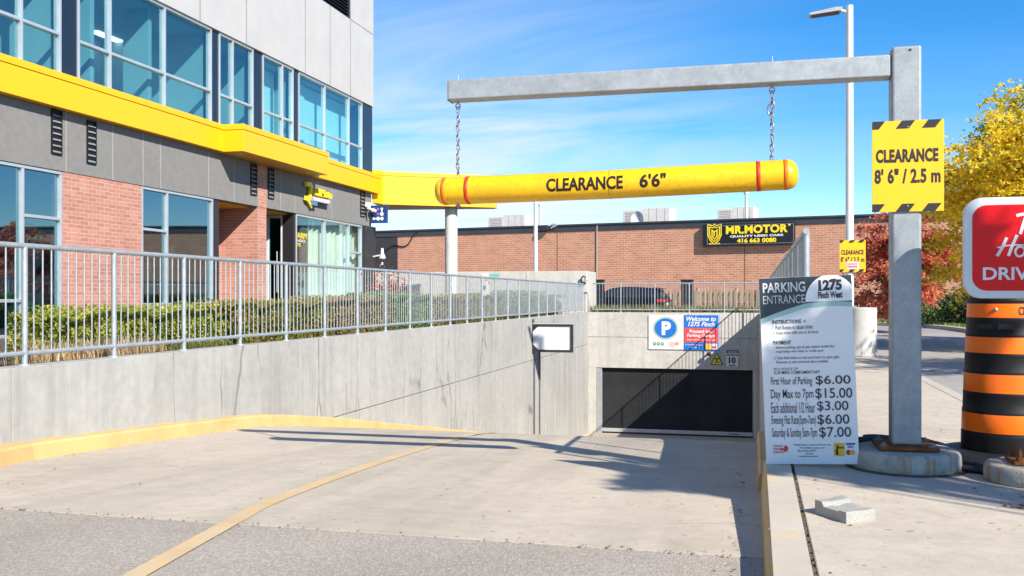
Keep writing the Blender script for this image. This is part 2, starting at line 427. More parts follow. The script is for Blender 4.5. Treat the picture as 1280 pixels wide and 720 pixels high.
# ------------------------------------------------------------------ ground
PR = [(-60,-1.12),(0,-1.17),(4.8,-1.27),(6.4,-1.345),(8.5,-1.455),(10.4,-1.57),(11.2,-1.66),(12.7,-1.88),(23.6,-3.55),(33,-4.98),(35.6,-5.07)]
def g(v):
    for (a, za), (b, zb) in zip(PR, PR[1:]):
        if v <= b: return za+(zb-za)*(v-a)/(b-a)
    return PR[-1][1]
def sheet(mb, x0, x1, y0, y1, z):
    mb.add([(x0,y0,z),(x1,y0,z),(x1,y1,z),(x0,y1,z)], [(0,1,2,3)])
m = MB()
sheet(m, .40, 700, -700, 700, -1.17); sheet(m, -700, -6.2, 4.8, 700, -1.27); sheet(m, -6.2, .40, 35.5, 700, -1.17)
tag(m.build('parking_lot', M_lot), kind='structure')
m = MB()
m.add([(-700,-700,-1.12),(.40,-700,-1.12),(.40,0,-1.17),(-700,0,-1.17),(.40,4.8,-1.27),(-700,4.8,-1.27)], [(0,1,2,3),(3,2,4,5)])
tag(m.build('street', M_asph), kind='structure')
m = MB(); vv = [4.8+.6*i for i in range(52)]
vv = [v for v in vv if v < 35.5] + [35.5]
vs = []; fs = []
for v in vv: vs += [(-6.25, v, g(v)+.004), (.30, v, g(v)+.004)]
for i in range(len(vv)-1): fs.append((2*i, 2*i+1, 2*i+3, 2*i+2))
m.add(vs, fs); m.add([(-6.25,4.8,g(4.8)+.004),(-6.25,4.8,-1.5),(.3,4.8,-1.5),(.3,4.8,g(4.8)+.004)], [(0,1,2,3)])
tag(m.build('driveway', M_drive), kind='structure')
# ragged edge between the concrete and the street asphalt: crumbs and filler
m = MB(); rr = random.Random(3)
for i in range(170):
    u = -6+6*rr.random(); v = 4.8+rr.gauss(0, .018); s = .002+.006*rr.random()**2
    z = g(v)+.003
    m.box(u-s, u+s, v-s*.7, v+s*.7, z, z+s*.9, 0, Matrix.Translation((u,v,z)) @ Matrix.Rotation(rr.random()*3, 4, 'Z') @ Matrix.Translation((-u,-v,-z)))
tag(m.build('joint_crumbs', plain('joint_grit', (.20,.18,.155), .9, var=.3, vs=20)), kind='stuff')
# painted centre line
m = MB(); P = smooth_pts([(-2.42,2.2),(-2.67,3.71),(-2.84,4.8),(-2.97,5.6),(-3.07,7.4),(-3.10,9.0),(-3.11,10.4),(-3.11,11.2),(-3.11,12.7)], 8)
vs = []
for u, v in P: vs += [(u-.055, v, g(v)+.0085), (u+.055, v, g(v)+.0085)]
m.add(vs, [(2*i, 2*i+1, 2*i+3, 2*i+2) for i in range(len(P)-1)])
tag(m.build('road_marking', M_line), kind='structure')
# pavement slabs
m = MB()
for a, b in ((-9,-5.6),(-5.59,-2.2),(-2.19,1.2),(1.208,6.96),(6.962,8.3),(8.308,11.6),(11.608,15.0),(15.008,18.4),(18.408,21.8)):
    m.box(.25 if b < 7 else .47, 2.18, a, b, -1.35, -1.15)
    m.box(2.188, 2.33, a, b, -1.35, -1.15)
tag(m.build('sidewalk', M_walk, bevel=.006), kind='structure')
m = MB(); m.box(.215, .26, -9, 7.0, -1.3, -1.168)
for i in range(260):
    v = 2.5+rr.random()*4.5; s = .004+.007*rr.random(); u = .239+rr.gauss(0, .005)
    m.box(u-s, u+s, v-s, v+s, -1.168, -1.16+s*.6)
tag(m.build('joint_filler', plain('joint_dirt', (.10,.08,.06), .95, var=.4, vs=30)), kind='stuff')
# kerb along the pavement, yellow on its road side
m = MB()
for a, b in ((-9,-3),(-2.99,1.0),(1.01,4.89),(4.902,6.95)):
    n = 6
    for i in range(n):
        p = a+(b-a)*i/n; q = a+(b-a)*(i+1)/n
        z0 = g(p)-.1; z1 = g(q)-.1
        m.add([(.025,p,z0),(.025,q,z1),(.052,p,-1.16),(.052,q,-1.16),(.070,p,-1.14),(.070,q,-1.14),(.228,p,-1.14),(.228,q,-1.14),(.228,p,-1.3),(.228,q,-1.3)],
              [(0,2,3,1),(2,4,5,3)], 1)
        m.add([(.070,p,-1.14),(.228,p,-1.14),(.228,q,-1.14),(.070,q,-1.14),(.228,p,-1.3),(.228,q,-1.3)], [(0,1,2,3),(1,4,5,2)], 0)
    for q in (a, b):
        f = [(.025,q,g(q)-.1),(.228,q,-1.3),(.228,q,-1.14),(.070,q,-1.14),(.052,q,-1.16)]
        m.add(f, [(0,1,2,3,4) if q == a else (4,3,2,1,0)], 0)
vs = []; V = [6.96+.9*i for i in range(31)]
for v in V:
    z = g(v); vs += [(.01,v,z-.05),(.018,v,z+.11),(.035,v,z+.135),(.13,v,z+.135)]
m.add(vs, [f for i in range(len(V)-1) for f in ((4*i,4*i+1,4*i+5,4*i+4),(4*i+1,4*i+2,4*i+6,4*i+5),(4*i+2,4*i+3,4*i+7,4*i+6))], 1)
m.add(vs[:4], [(0,1,2,3)][:1], 1)
tag(m.build('kerb', [M_kerb, M_yel]), kind='structure')
# kerb under the left ramp wall
m = MB()
KP = [(3.0,-5.30),(5.2,-5.55),(6.29,-5.73),(6.75,-5.82)]+[(7+.5*i,-5.82) for i in range(15)]+[(14.5+1.1*i, -5.82-.012*i) for i in range(9)]
vs = []
for v, u in KP:
    h = .14 if v < 13 else max(.004, .14*(1-(v-13)/11.5)); z = g(v)
    vs += [(u+.012,v,z-.05),(u,v,z+h-.022),(u-.02,v,z+h),(u-.06,v,z+h+.002),(-6.02,v,z+h+.004)]
fy = []; ft = []
for i in range(len(KP)-1):
    o = 5*i
    fy += [(o,o+5,o+6,o+1),(o+1,o+6,o+7,o+2),(o+2,o+7,o+8,o+3)]; ft += [(o+3,o+8,o+9,o+4)]
m.add(vs, fy, 1); m.add(vs, ft, 0)
tag(m.build('kerb', [paint_worn('left_kerb_top', (.62,.42,.14), (.44,.40,.34), wear=.44, scale=3), M_yel]), kind='structure')
# planting bed and the ground behind the garage wall
m = MB(); m.box(-12.3, -6.24, 1.5, 35.5, -1.3, -.70)
tag(m.build('planting_bed', M_soil), kind='structure')
m = MB(); m.prism([(35.4,-1.3),(35.4,-.66),(37.5,-.70),(41,-1.0),(44,-1.165),(44,-1.3)], -6.2, 1.5, 'x')
tag(m.build('grass_bank', plain('dry_turf', (.12,.10,.045), .95, var=.4, vs=6)), kind='structure')

# ------------------------------------------------------------------ ramp walls
def joint_wall(name, x0, x1, ys, zb, zj, zt, label, cat, mat, rev):
    """cast wall in lifts: upper and lower lift with a shadow gap, vertical joints at ys; rev = visible face side"""
    t = thing(name, ((x0+x1)/2, ys[0], zt), label, cat)
    m = MB(); d = .02
    if rev > 0: m.box(x0, x1-d, ys[0], ys[-1], zb, zt-.01)
    else: m.box(x0+d, x1, ys[0], ys[-1], zb, zt-.01)
    for a, b in zip(ys, ys[1:]):
        for p, q in ((zb, zj-.014), (zj, zt)):
            m.box(x0+.001, x1, a+.003, b-.003, p, q)
    m.build('concrete_face', mat, t, bevel=.006)
    return t
t = joint_wall('retaining_wall', -6.26, -6.0, [2.0, 6.72, 10.9, 16.0, 21.0, 26.0, 31.0, 35.02], -5.6, -1.775, -.60,
    'long grey concrete retaining wall with railing on top and yellow kerb at its foot', 'wall', M_wall, 1)
t = joint_wall('retaining_wall', .12, .47, [6.97, 12, 18, 24, 30, 35.02], -5.6, -1.775, -.60,
    'concrete ramp wall seen edge-on behind the parking price board', 'wall', M_wall2, -1)
# garage end wall with its opening
gw = thing('garage_wall', (-2.8, 35.2, -5.1), 'concrete end wall above the dark garage door at the ramp bottom', 'wall')
GL = bu(745, 35.0); GR = bu(943.5, 35.0); GT = zz(459.5, bu(752,35), 35.0); GJ = zz(421, bu(737,35), 35.0)
m = MB()
m.box(-6.3, 4.0, 35.03, 35.42, GJ+.006, -.60); m.box(-6.3, 4.0, 35.06, 35.40, GT+.05, GJ+.02)
m.box(-6.3, 4.0, 35.032, 35.42, GT, GJ-.010)
m.box(-6.3, GL, 35.034, 35.42, -5.6, GT-.0005); m.box(GR, 4.0, 35.034, 35.42, -5.6, GT-.0005)
m.build('concrete_face', concrete('garage_concrete', (.47,.45,.415), cracks=0, blot=.2), gw, bevel=.006)
gd = thing('garage_door', (GL, 35.2, -5.1), 'wide dark rubber garage door at the bottom of the ramp', 'garage door')
m = MB(); jl = bu(752.5, 35.1)
m.box(jl, GR-.07, 35.20, 35.24, -4.92, GT+.15)
b = NB('door_rubber'); col = b.ramp(b.noise(.8, 5), [(.3, (.020,.021,.023)), (.7, (.034,.036,.040))])
col = b.mix(b.ramp(b.noise(25, 2), [(.74, 0), (.78, .5)]), col, (.15,.15,.15))
MD = b.base(col, .8, 0, .08)
m.build('door_curtain', MD, gd)
m = MB()
for i in range(6):
    z = -4.9+i*.41
m.box(GL+.004, jl, 35.06, 35.28, -5.07, GT-.002); m.box(GR-.075, GR-.003, 35.06, 35.28, -5.07, GT-.002)
m.build('guide_rail', M_galv, gd, bevel=.01)
m = MB(); m.box(jl, GR-.075, 35.15, 35.20, -4.99, -4.86); m.build('bottom_bar', M_alu, gd, bevel=.008)
m = MB(); m.box(jl, GR-.075, 35.165, 35.195, -5.07, -4.99); m.build('rubber_seal', M_black, gd)
m = MB(); m.box(GR-.9, GR-.55, 35.146, 35.149, -4.945, -4.915); m.build('label_plate', M_dark, gd)

# ------------------------------------------------------------------ office building on the left
U = -12.0
def gv(px): return fv(px, U)
VC = gv(465.5); V0 = 3.0
ZB = zz(117, -11.8, fv(0,-11.8)); ZT = zz(66.7, -11.8, fv(0,-11.8))
ZB = (ZB+zz(238.5, -11.8, fv(466,-11.8)))/2; ZT = (ZT+zz(215.6, -11.8, fv(466,-11.8)))/2
ZH = 2.225; ZH2 = 6.10; ZTR = 4.67
of = thing('office_building', (-12, 16, -.75), 'grey and white office building with a yellow metal band above brick and glass ground floor', 'building')
def vbox(m, pa, pb, z0, z1, u0, u1, mi=0, gap=.0):
    a, b = sorted((gv(pa) if pa > -400 else V0, gv(pb)))
    m.box(u0, u1, a+gap, b-gap, z0, z1, mi)
m = MB()
cuts = [-500, -300, -140, 81.7, 178, 200, 260, 322]
for a, b in zip(cuts, cuts[1:]): vbox(m, a, b, ZH, ZB+.12, -12.25, -11.985, 0, .004)
for a, b in ((333, 368), (368, 414), (414, 463.5)): vbox(m, a, b, ZH, ZB+.12, -12.25, -11.985, 0, .004)
m.build('grey_panel', M_gray, of, bevel=.004)
m = MB()
vbox(m, 79, 177, -.75, ZH-.002, -12.25, -12.0); m.build('brick_pier', M_brick, of); m = MB()
v1 = gv(322); v1b = gv(333)
m.box(-13.1, -12.0, v1, v1b, -.75, ZH-.003); m.box(-12.25, -11.99, v1+.002, v1b-.002, ZH-.002, ZB+.1)
m.box(-13.3, -13.05, gv(268), v1, -.75, ZH-.003)
m.build('brick_pier', M_brick, of)
m = MB(); m.box(-13.2, -12.26, gv(268), v1, ZH-.04, ZH+.03); m.box(-13.2, -12.26, v1b, gv(369), ZH-.04, ZH+.03)
m.build('soffit', M_ypan, of)
# yellow band with the deeper canopy over the entrance
m = MB(); a0 = fv(279.5, -11.8); a1 = fv(411, -11.3)
m.box(-12.2, -11.8, V0, a0, ZB, ZT-.13); m.box(-12.2, -11.8, a1, VC+.2, ZB, ZT-.13); m.box(-12.2, -11.3, a0-.001, a1+.001, ZB-.003, ZT-.13)
m.box(-12.2, -11.785, V0, a0-.01, ZT-.122, ZT); m.box(-12.2, -11.785, a1+.01, VC+.2, ZT-.122, ZT); m.box(-12.2, -11.285, a0-.015, a1+.015, ZT-.122, ZT+.003)
for px in (108, 219): vbox(m, px, px+.5, ZB+.01, ZT-.13, -12.2, -11.797)
m.build('yellow_band', M_ypan, of, bevel=.006)
m = MB()
for px in (300, 385): m.lathe([(.0001,ZB-.012),(.06,ZB-.012),(.075,ZB-.002)], (-11.65, fv(px,-11.65), 0), 16)
m.build('downlight', M_wpaint, of)
# canopy reaching out over the garage wall
A = (bu(466,29.0), VC-.02); B = (bu(479,29.6), 29.6); C = site(620, 32.8); C2 = site(621, 33.2); B2 = site(484, 33.6); D2 = (A[0]-.6, 31.5)
zb_ = 114.5/1200*dep(*B); zt_ = 156/1200*dep(*B)
m = MB(); poly = [A, B, C, C2, B2, D2]
m.prism(poly, zb_, zt_-.15, 'z')
def grow(p, k): return (p[0]+k[0], p[1]+k[1])
m.prism([grow(A,(0,-.012)), grow(B,(.004,-.012)), grow(C,(.012,-.012)), grow(C2,(.012,.01)), B2, D2], zt_-.142, zt_, 'z')
m.build('canopy', M_ypan, of, bevel=.006)
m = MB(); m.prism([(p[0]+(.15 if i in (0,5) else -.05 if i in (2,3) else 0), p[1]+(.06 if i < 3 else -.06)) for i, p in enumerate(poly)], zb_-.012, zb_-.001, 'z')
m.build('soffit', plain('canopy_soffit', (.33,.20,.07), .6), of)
# white upper wall
m = MB(); zl = zz(24, U, gv(436)); zl2 = zz(25, U, gv(437))
def wp(a, b, z0, z1): vbox(m, a, b, z0, z1, -12.3, -11.96, 0, .011)
wp(-500, -200, ZH2, 11); wp(-200, 20, ZH2, 11)
wp(20, 140, ZH2, 11); wp(140, 248, ZH2, 11); wp(248, 306, ZH2, 11); wp(306, 380, ZH2, 11); wp(380, 411, ZH2, zl); wp(411, 436.5, ZH2, zl); wp(436.5, 465.5, ZH2, zl2); wp(436.5, 465.5, zl2+.02, 11)
wp(380, 399, zl+.008, 11)
m.box(-30, -12.3, VC-.3, VC-.004, ZT+.1, 11)
m.build('white_panel', M_white, of, bevel=.004)
m = MB(); m.box(-12.6, -12.25, V0, VC-.31, ZH2+.05, 10.95); m.box(-30, -12.3, VC-.28, VC-.02, -.75, ZT+.1); m.box(-30, -12.3, V0, VC-.3, 10.8, 10.98); m.box(-30, -29.7, V0, VC-.3, -.75, 10.8); m.box(-29.7,-12.3,V0-.3,V0,-.75,10.98)
m.build('inner_wall', M_gray, of)
m = MB(); vbox(m, 399.5, 436, zl+.01, zl+2.4, -12.24, -12.1, 0)
n = 24
for i in range(n):
    z = zl+.03+i*.098; a, b = gv(400.5), gv(435)
    m.add([(-12.1,a,z+.07),(-11.985,a,z),(-11.985,b,z),(-12.1,b,z+.07),(-12.1,a,z+.085),(-11.985,a,z+.015),(-11.985,b,z+.015),(-12.1,b,z+.085)],
          [(0,3,2,1),(4,5,6,7),(1,2,6,5)])
vbox(m, 399.5, 400.6, zl, zl+2.4, -12.1, -11.97); vbox(m, 435, 436.2, zl, zl+2.4, -12.1, -11.97); vbox(m, 400.6, 435, zl, zl+.03, -12.1, -11.97)
m.build('wall_louvre', M_dark, of)
m = MB()
for px in (20, 140, 248, 306, 380, 411, 436.5): m.box(-12.1, -11.957, gv(px)-.016, gv(px)+.016, ZH2+.002, zl if px == 411 else 11)
m.build('joint_sealant', plain('panel_sealant', (.20,.19,.18), .8), of)
m = MB()
for px in (81.7, 140, 178, 200, 260, 292, 350, 368, 414): m.box(-12.1, -11.9815, gv(px)-.011, gv(px)+.011, ZH+.004, ZB)
m.build('joint_sealant', plain('grey_sealant', (.31,.30,.285), .8), of)
# tall slot vents
M_slot = plain('slot_vent_metal', (.014,.015,.018), .5, spec=.2)
for pa, pb, ya, yb in ((62.5,75.5,137.5,193), (107,118.5,151,205), (312,319.5,205,244), (334,341,210.5,248.5), (449.5,455,238.5,271)):
    a, b = gv(pa), gv(pb); c = (a+b)/2; zt = zz(ya, U, c); z0 = zz(yb, U, c); m = MB(); w = .02
    m.box(-12.05, -11.955, a, a+w, z0, zt); m.box(-12.05, -11.955, b-w, b, z0, zt); m.box(-12.05, -11.955, a+w, b-w, z0, z0+w); m.box(-12.05, -11.955, a+w, b-w, zt-w, zt)
    m.box(-11.984, -11.980, a+w, b-w, z0+w, zt-w)
    sv_ = m.build('slot_vent', M_slot, of); m = MB()
    k = 7; h = (zt-z0-2*w)/k
    for i in range(k):
        z = z0+w+i*h
        m.add([(-11.978,a+w,z+h*.40),(-11.957,a+w,z+h*.08),(-11.957,b-w,z+h*.08),(-11.978,b-w,z+h*.40),(-11.957,a+w,z+h*.16),(-11.957,b-w,z+h*.16)],
              [(0,1,2,3),(0,3,5,4),(1,4,5,2)])
    m.build('louvre_blades', plain('lit_vent_blade', (.22,.22,.225), .4), sv_)  # sunlit look of the blades put into this lighter grey
# windows
def window(vs, z0, z1, tr, glass, fw=.055, u=U, tpan=None):
    m = MB(); u0, u1 = u-.13, u-.004
    m.box(u0, u1, vs[0], vs[-1], z1-fw, z1); m.box(u0, u1, vs[0], vs[-1], z0, z0+fw)
    for i, v in enumerate(vs):
        h = fw/2; c = v+h if i == 0 else v-h if i == len(vs)-1 else v
        m.box(u0, u1-.002, c-h, c+h, z0+fw, z1-fw)
    for i in range(len(vs)-1):
        for t in (tr if not isinstance(tr, dict) else tr.get(i, [])):
            m.box(u0, u1-.004, vs[i]+fw/2, vs[i+1]-fw/2, t-fw/2, t+fw/2)
    w = m.build('window', M_alu, of, bevel=.005)
    p = MB(); p.box(u-.075, u-.067, vs[0]+.01, vs[-1]-.01, z0+.01, z1-.01)
    p.build('pane', glass, w)
    return w
G = lambda *p: [gv(x) for x in p]
z2a, z2b = ZT+.006, ZH2-.006
window([V0+.3, V0+2.4, V0+4.5]+G(-160, -60, 28, 77.5), z2a, z2b, [ZTR], M_glass)
window(G(98, 139, 207, 265.5), z2a, z2b, [ZTR], M_glass)
window(G(274.5, 292, 317.5), z2a, z2b, [ZTR], M_glass)
window(G(329, 354, 367.5), z2a, z2b, [ZTR], M_glass)
window(G(374, 407, 437, 453.5), z2a, z2b, [ZTR], M_glass)
m = MB()
for a, b in ((77.8, 97.7), (265.8, 274.2), (317.8, 328.7), (367.8, 373.7)): m = MB(); vbox(m, a, b, z2a, z2b, -12.2, -12.03); m.build('spandrel_panel', M_navy, of)
m = MB()
m.box(-12.6, -12.005, gv(453.8), VC, z2a, z2b)
m.build('spandrel_panel', M_navy, of)
zlow = -.70
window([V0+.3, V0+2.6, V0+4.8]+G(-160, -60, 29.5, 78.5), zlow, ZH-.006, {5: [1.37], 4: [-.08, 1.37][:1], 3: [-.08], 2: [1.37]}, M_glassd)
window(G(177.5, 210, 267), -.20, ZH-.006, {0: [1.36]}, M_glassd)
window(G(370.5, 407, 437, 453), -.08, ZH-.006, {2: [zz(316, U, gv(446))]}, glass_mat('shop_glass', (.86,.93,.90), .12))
m = MB(); m.box(-12.25, -12.01, V0, gv(78.6), -.98, zlow-.004); vbox(m, 177.6, 267, -.75, -.205, -12.25, -12.01); vbox(m, 370.5, 453, -.75, -.085, -12.25, -12.01)
m.build('window_sill', M_wpaint, of)
m = MB(); vbox(m, 267.3, 274.6, -.75, ZH-.004, -13.0, -12.02); m.build('charcoal_panel', M_char, of); m = MB(); m.box(-12.16, -11.93, gv(453.4), VC+.12, -.75, ZH-.004); m.build('charcoal_panel', M_char, of); m = MB()
vd = gv(368); m.box(-12.35, -12.02, vd, vd+.06, -.75, ZH-.05); m.box(-12.14, -12.02, vd+.06, gv(370.3), -.75, ZH-.05)
m.build('charcoal_panel', M_char, of)
# glazed entrance door inside the second recess
m = MB(); ul = bu(334.5, vd); ur = bu(353, vd)
for a, b in ((ul-.05, ul+.03), (ur-.05, ur)): m.box(a, b, vd, vd+.08, -.75, ZH-.05)
m.box(ul+.03, ur-.05, vd, vd+.08, ZH-.12, ZH-.05); m.box(ul+.03, ur-.05, vd, vd+.08, -.75, -.6)
dr = m.build('entrance_door', M_wpaint, of)
m = MB(); m.box(ul+.03, ur-.05, vd+.03, vd+.04, -.6, ZH-.12); m.build('pane', M_glassd, dr)
m = MB(); m.tube([(ur-.13, vd-.06, .1),(ur-.13, vd-.06, 1.2)], .016, 8); m.build('handle', M_alu, dr)
# rooms behind the glass
m = MB()
m.box(-17, -12.2, V0, VC-.4, 3.55, ZT-.02); m.box(-17, -12.2, V0, VC-.4, 6.0, 6.12); m.box(-15.2, -15, V0, VC-.4, 3.5, 6.1)
for px in (88, 270, 323, 370.5): m.box(-17, -12.3, gv(px)-.08, gv(px)+.08, ZT-.02, 6.0)
BL = MB(); BL.box(-12.62, -12.56, gv(331), gv(366), ZT, 5.98); BL.box(-12.50, -12.44, gv(375), gv(398), ZT, 5.98); BL.box(-12.55, -12.49, gv(398), VC-.45, ZT, 5.98); m.box(-13.9, -13.8, gv(277), gv(318), ZT, 6.0)
m.box(-12.9, -12.3, gv(203)-.06, gv(203)+.06, ZT, 6.0); m.box(-12.8, -12.3, gv(132)-.06, gv(132)+.06, ZT, 6.0)
m.build('upper_room', M_room, of); BL.build('blind', plain('white_blind', (.82,.83,.81), .9, var=.04), of)
m = MB()
for k in range(5): m.box(-14.6, -14.4, gv(100+35*k), gv(100+35*k)+.9, 5.965, 5.995)
b = NB('ceiling_lamp'); b.base((.8,.8,.8)); b.bsdf.inputs['Emission Color'].default_value = (1,1,.95,1); b.bsdf.inputs['Emission Strength'].default_value = 2.2
m.build('ceiling_light', b.m, of)
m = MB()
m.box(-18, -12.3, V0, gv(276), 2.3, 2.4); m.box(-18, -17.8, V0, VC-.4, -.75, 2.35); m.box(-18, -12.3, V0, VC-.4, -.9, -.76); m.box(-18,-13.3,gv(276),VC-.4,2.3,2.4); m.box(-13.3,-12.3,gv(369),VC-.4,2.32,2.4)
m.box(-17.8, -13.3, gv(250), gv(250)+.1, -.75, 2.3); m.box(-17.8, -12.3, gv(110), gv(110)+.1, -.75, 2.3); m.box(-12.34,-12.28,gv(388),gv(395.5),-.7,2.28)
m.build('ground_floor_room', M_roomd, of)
m = MB(); vs = []; k = 140; a, b_ = gv(396), VC-.45
for i in range(k+1):
    v = a+(b_-a)*i/k; w = .045*sin(v*16+1.3*sin(v*5))
    vs += [(-12.32+w, v, -.70), (-12.32+w, v, 2.24)]
m.add(vs, [(2*i, 2*i+2, 2*i+3, 2*i+1) for i in range(k)], 0, True); m.build('curtain', M_cloth, of)
m = MB(); vv0, vv1 = gv(374), gv(399)
text(m, 'FARM', gv(366.5)+.25, gv(386), zz(298, U, gv(380)), zz(291, U, gv(380)), -12.06, 0, .03, 0, 'u'); text(m, 'TS', gv(373.5), gv(378.5), zz(308,U,gv(376)), zz(304,U,gv(376)), -12.06, 0, .03, 0, 'u')
m.build('window_lettering', plain('yellow_vinyl', (.8,.55,.02), .5), of)
m = MB(); text(m, 'UNDO', gv(370), gv(384), zz(303, U, gv(380)), zz(299.5, U, gv(380)), -12.06, 0, .02, 0, 'u'); m.build('window_lettering', M_wpaint, of)
# ------------------------------------------------------------------ railings
def railing(name, u, v0, v1, first, pitch, zb, zt, label, group=None, nb=10, along='v', near_first=True):
    """posts at first + k*pitch, top and bottom rail, balusters; along v at fixed u, or along u at fixed v"""
    P = (lambda s, z: (u, s, z)) if along == 'v' else (lambda s, z: (s, u, z))
    L = P(v0, zb)
    t = thing(name, L, label, 'railing', group)
    rb = zb+.105
    m = MB(); m.tube([P(v0, zt), P(v1, zt)], .023, 10); m.build('top_rail', M_rail, t)
    m = MB(); m.tube([P(v0, rb), P(v1, rb)], .021, 10); m.build('bottom_rail', M_rail, t)
    posts = []; s = first
    while s <= v1+.01:
        if s >= v0-.01: posts.append(s)
        s += pitch
    p0 = None
    for s in posts:
        if p0 is None:
            m = MB(); m.tube([P(s, zb-.03), P(s, zt-.005)], .025, 10); m.lathe([(.0001,.014),(.05,.012),(.055,.0)], P(s, zb), 12)
            p0 = m.build('post', M_rail, t); s0 = s
        else: copy_part(p0, *( (0, s-s0, 0) if along == 'v' else (s-s0, 0, 0)))
    bs = []
    d = pitch/(nb+1); s = posts[0]-pitch
    edges = [posts[0]-pitch]+posts
    for e in edges:
        for i in range(1, nb+1):
            x = e+i*d
            if v0+.02 < x < v1-.02: bs.append(x)
    b0 = None
    for x in bs[:100]:
        if b0 is None:
            m = MB(); m.tube([P(x, rb), P(x, zt)], .0078, 6, cap=False); b0 = m.build('baluster', M_rail, t); x0 = x
        else: copy_part(b0, *((0, x-x0, 0) if along == 'v' else (x-x0, 0, 0)))
    if bs[100:]:
        m = MB()
        for x in bs[100:]: m.tube([P(x, rb), P(x, zt)], .0078, 6, cap=False)
        tag(m.build('far_balusters', M_rail, t), kind='stuff')
    return t
railing('steel_railing', -6.12, 4.0, 34.75, 7.0-1.19*2, 1.19, -.60, .435, 'long galvanised railing on the left retaining wall in front of the hedge')
railing('steel_railing', .34, 6.95, 34.7, 6.98, 1.19, -.60, .45, 'galvanised railing seen end-on behind the parking price board')
rb_ = railing('steel_railing', 35.22, bu(741,35.22), 3.4, bu(776,35.22)-1.24, 1.24, -.60, .46, 'galvanised railing across the top of the garage end wall', along='u')

# ------------------------------------------------------------------ height-limit portal
PU, PV, PZ = site(1131, 6.45)[0], site(1131, 6.45)[1], -1.02
pc = thing('concrete_footing', (PU, PV, -1.15), 'round concrete footing with rust stains under the tall steel post', 'footing')
b = NB('footing_concrete'); col = b.ramp(b.noise(5, 6, .65), [(.3, (.30,.28,.24)), (.7, (.50,.47,.41))])
col = b.mix(b.ramp(b.noise(1, 5, .7, stretch=(16, 16, .5)), [(.52, 0), (.62, .75)]), col, (.36,.17,.05))
col = b.mix(.5, col, b.ramp(b.noise(90, 3), [(.3, (.75,)*3), (.7, (1.15,)*3)]), 'MULTIPLY'); b.bump(b.noise(45, 5), .6, .01)
M_foot = b.base(col, .9, 0, .2)
prof = [(.0001,0),(.335,0),(.348,.012),(.35,.05),(.346,.105),(.335,.124),(.315,.131),(.0001,.132)]
m = MB(); m.lathe(prof, (PU,PV,-1.152), 48); m.build('footing_block', M_foot, pc)
m = MB()
m.lathe([(.345,.010),(.362,.006),(.385,.001)], (PU,PV,-1.15), 48)
m.build('edge_dirt', plain('footing_dirt', (.09,.07,.05), .95, var=.4, vs=30), pc)
b = NB('rust'); col = b.ramp(b.noise(18, 6, .7), [(.3, (.10,.035,.015)), (.7, (.26,.095,.03))]); b.bump(b.noise(90, 3), .5, .003); M_rust = b.base(col, .9, 0, .2)
hp = thing('height_limit_portal', (PU, PV, PZ), 'tall galvanised steel post with long cantilever beam over the ramp entrance', 'height barrier')
m = MB(); m.box(PU-.19, PU+.19, PV-.19, PV+.19, PZ+.006, PZ+.03); m.build('base_plate', M_rust, hp, bevel=.004)
n0 = None
for sx in (-1, 1):
    for sy in (-1, 1):
        m = MB(); x, y = PU+sx*.15, PV+sy*.15
        m.lathe([(.0001,.0),(.017,.0),(.017,.015),(.009,.015),(.009,.024),(.0001,.024)], (x,y,PZ+.03), 6, sm=False); m.lathe([(.03,0),(.03,.004),(.0001,.004)], (x,y,PZ+.0305), 12)
        m.build('anchor_bolt', plain('bolt_steel', (.22,.2,.18), .5, .6, var=.3, vs=30), hp)
PT = zz(57, PU, PV-.09); BT = zz(71, PU-.1, PV); BB = zz(98.5, PU-.1, PV)
BV = PV
BL = BV*tt(563)
m = MB(); m.box(PU-.0925, PU+.0925, PV-.0925, PV+.0925, PZ+.03, PT); m.build('post', M_galvp, hp, bevel=.016, seg=3)
m = MB(); m.box(PU-.0935, PU+.0935, PV-.0935, PV+.0935, PZ+.028, PZ+.036); m.build('weld_bead', M_rust, hp)
m = MB(); m.lathe([(.0001,.0),(.008,.0),(.008,.003)], (0,0,0), 12)
m = MB(); m.tube([(PU+.02, PV-.0945, PT-.03),(PU+.02, PV-.0925, PT-.03)], .009, 12); m.build('drain_hole', M_black, hp)
m = MB(); m.box(BL, PU-.093, BV-.075, BV+.075, BB, BT); m.build('beam', M_galv, hp, bevel=.012, seg=3)
m = MB(); m.box(BL-.006, BL, BV-.079, BV+.079, BB-.004, BT+.012); m.build('end_cap', M_galv, hp, bevel=.002)
CHX = [BV*tt(572.5), BV*tt(965)]
for x in CHX:
    m = MB(); m.tube([(x,BV,BT),(x,BV,BT+.05)], .0055, 8); m.tube([(x,BV,BB+.001),(x,BV,BB-.02)], .006, 8)
    ring = [(x+.018*sin(w), BV, BB-.036+.018*cos(w)) for w in [2*pi*i/16 for i in range(16)]]; m.tube(ring, .005, 8, closed=True)
    m.build('eye_bolt', M_galv, hp)
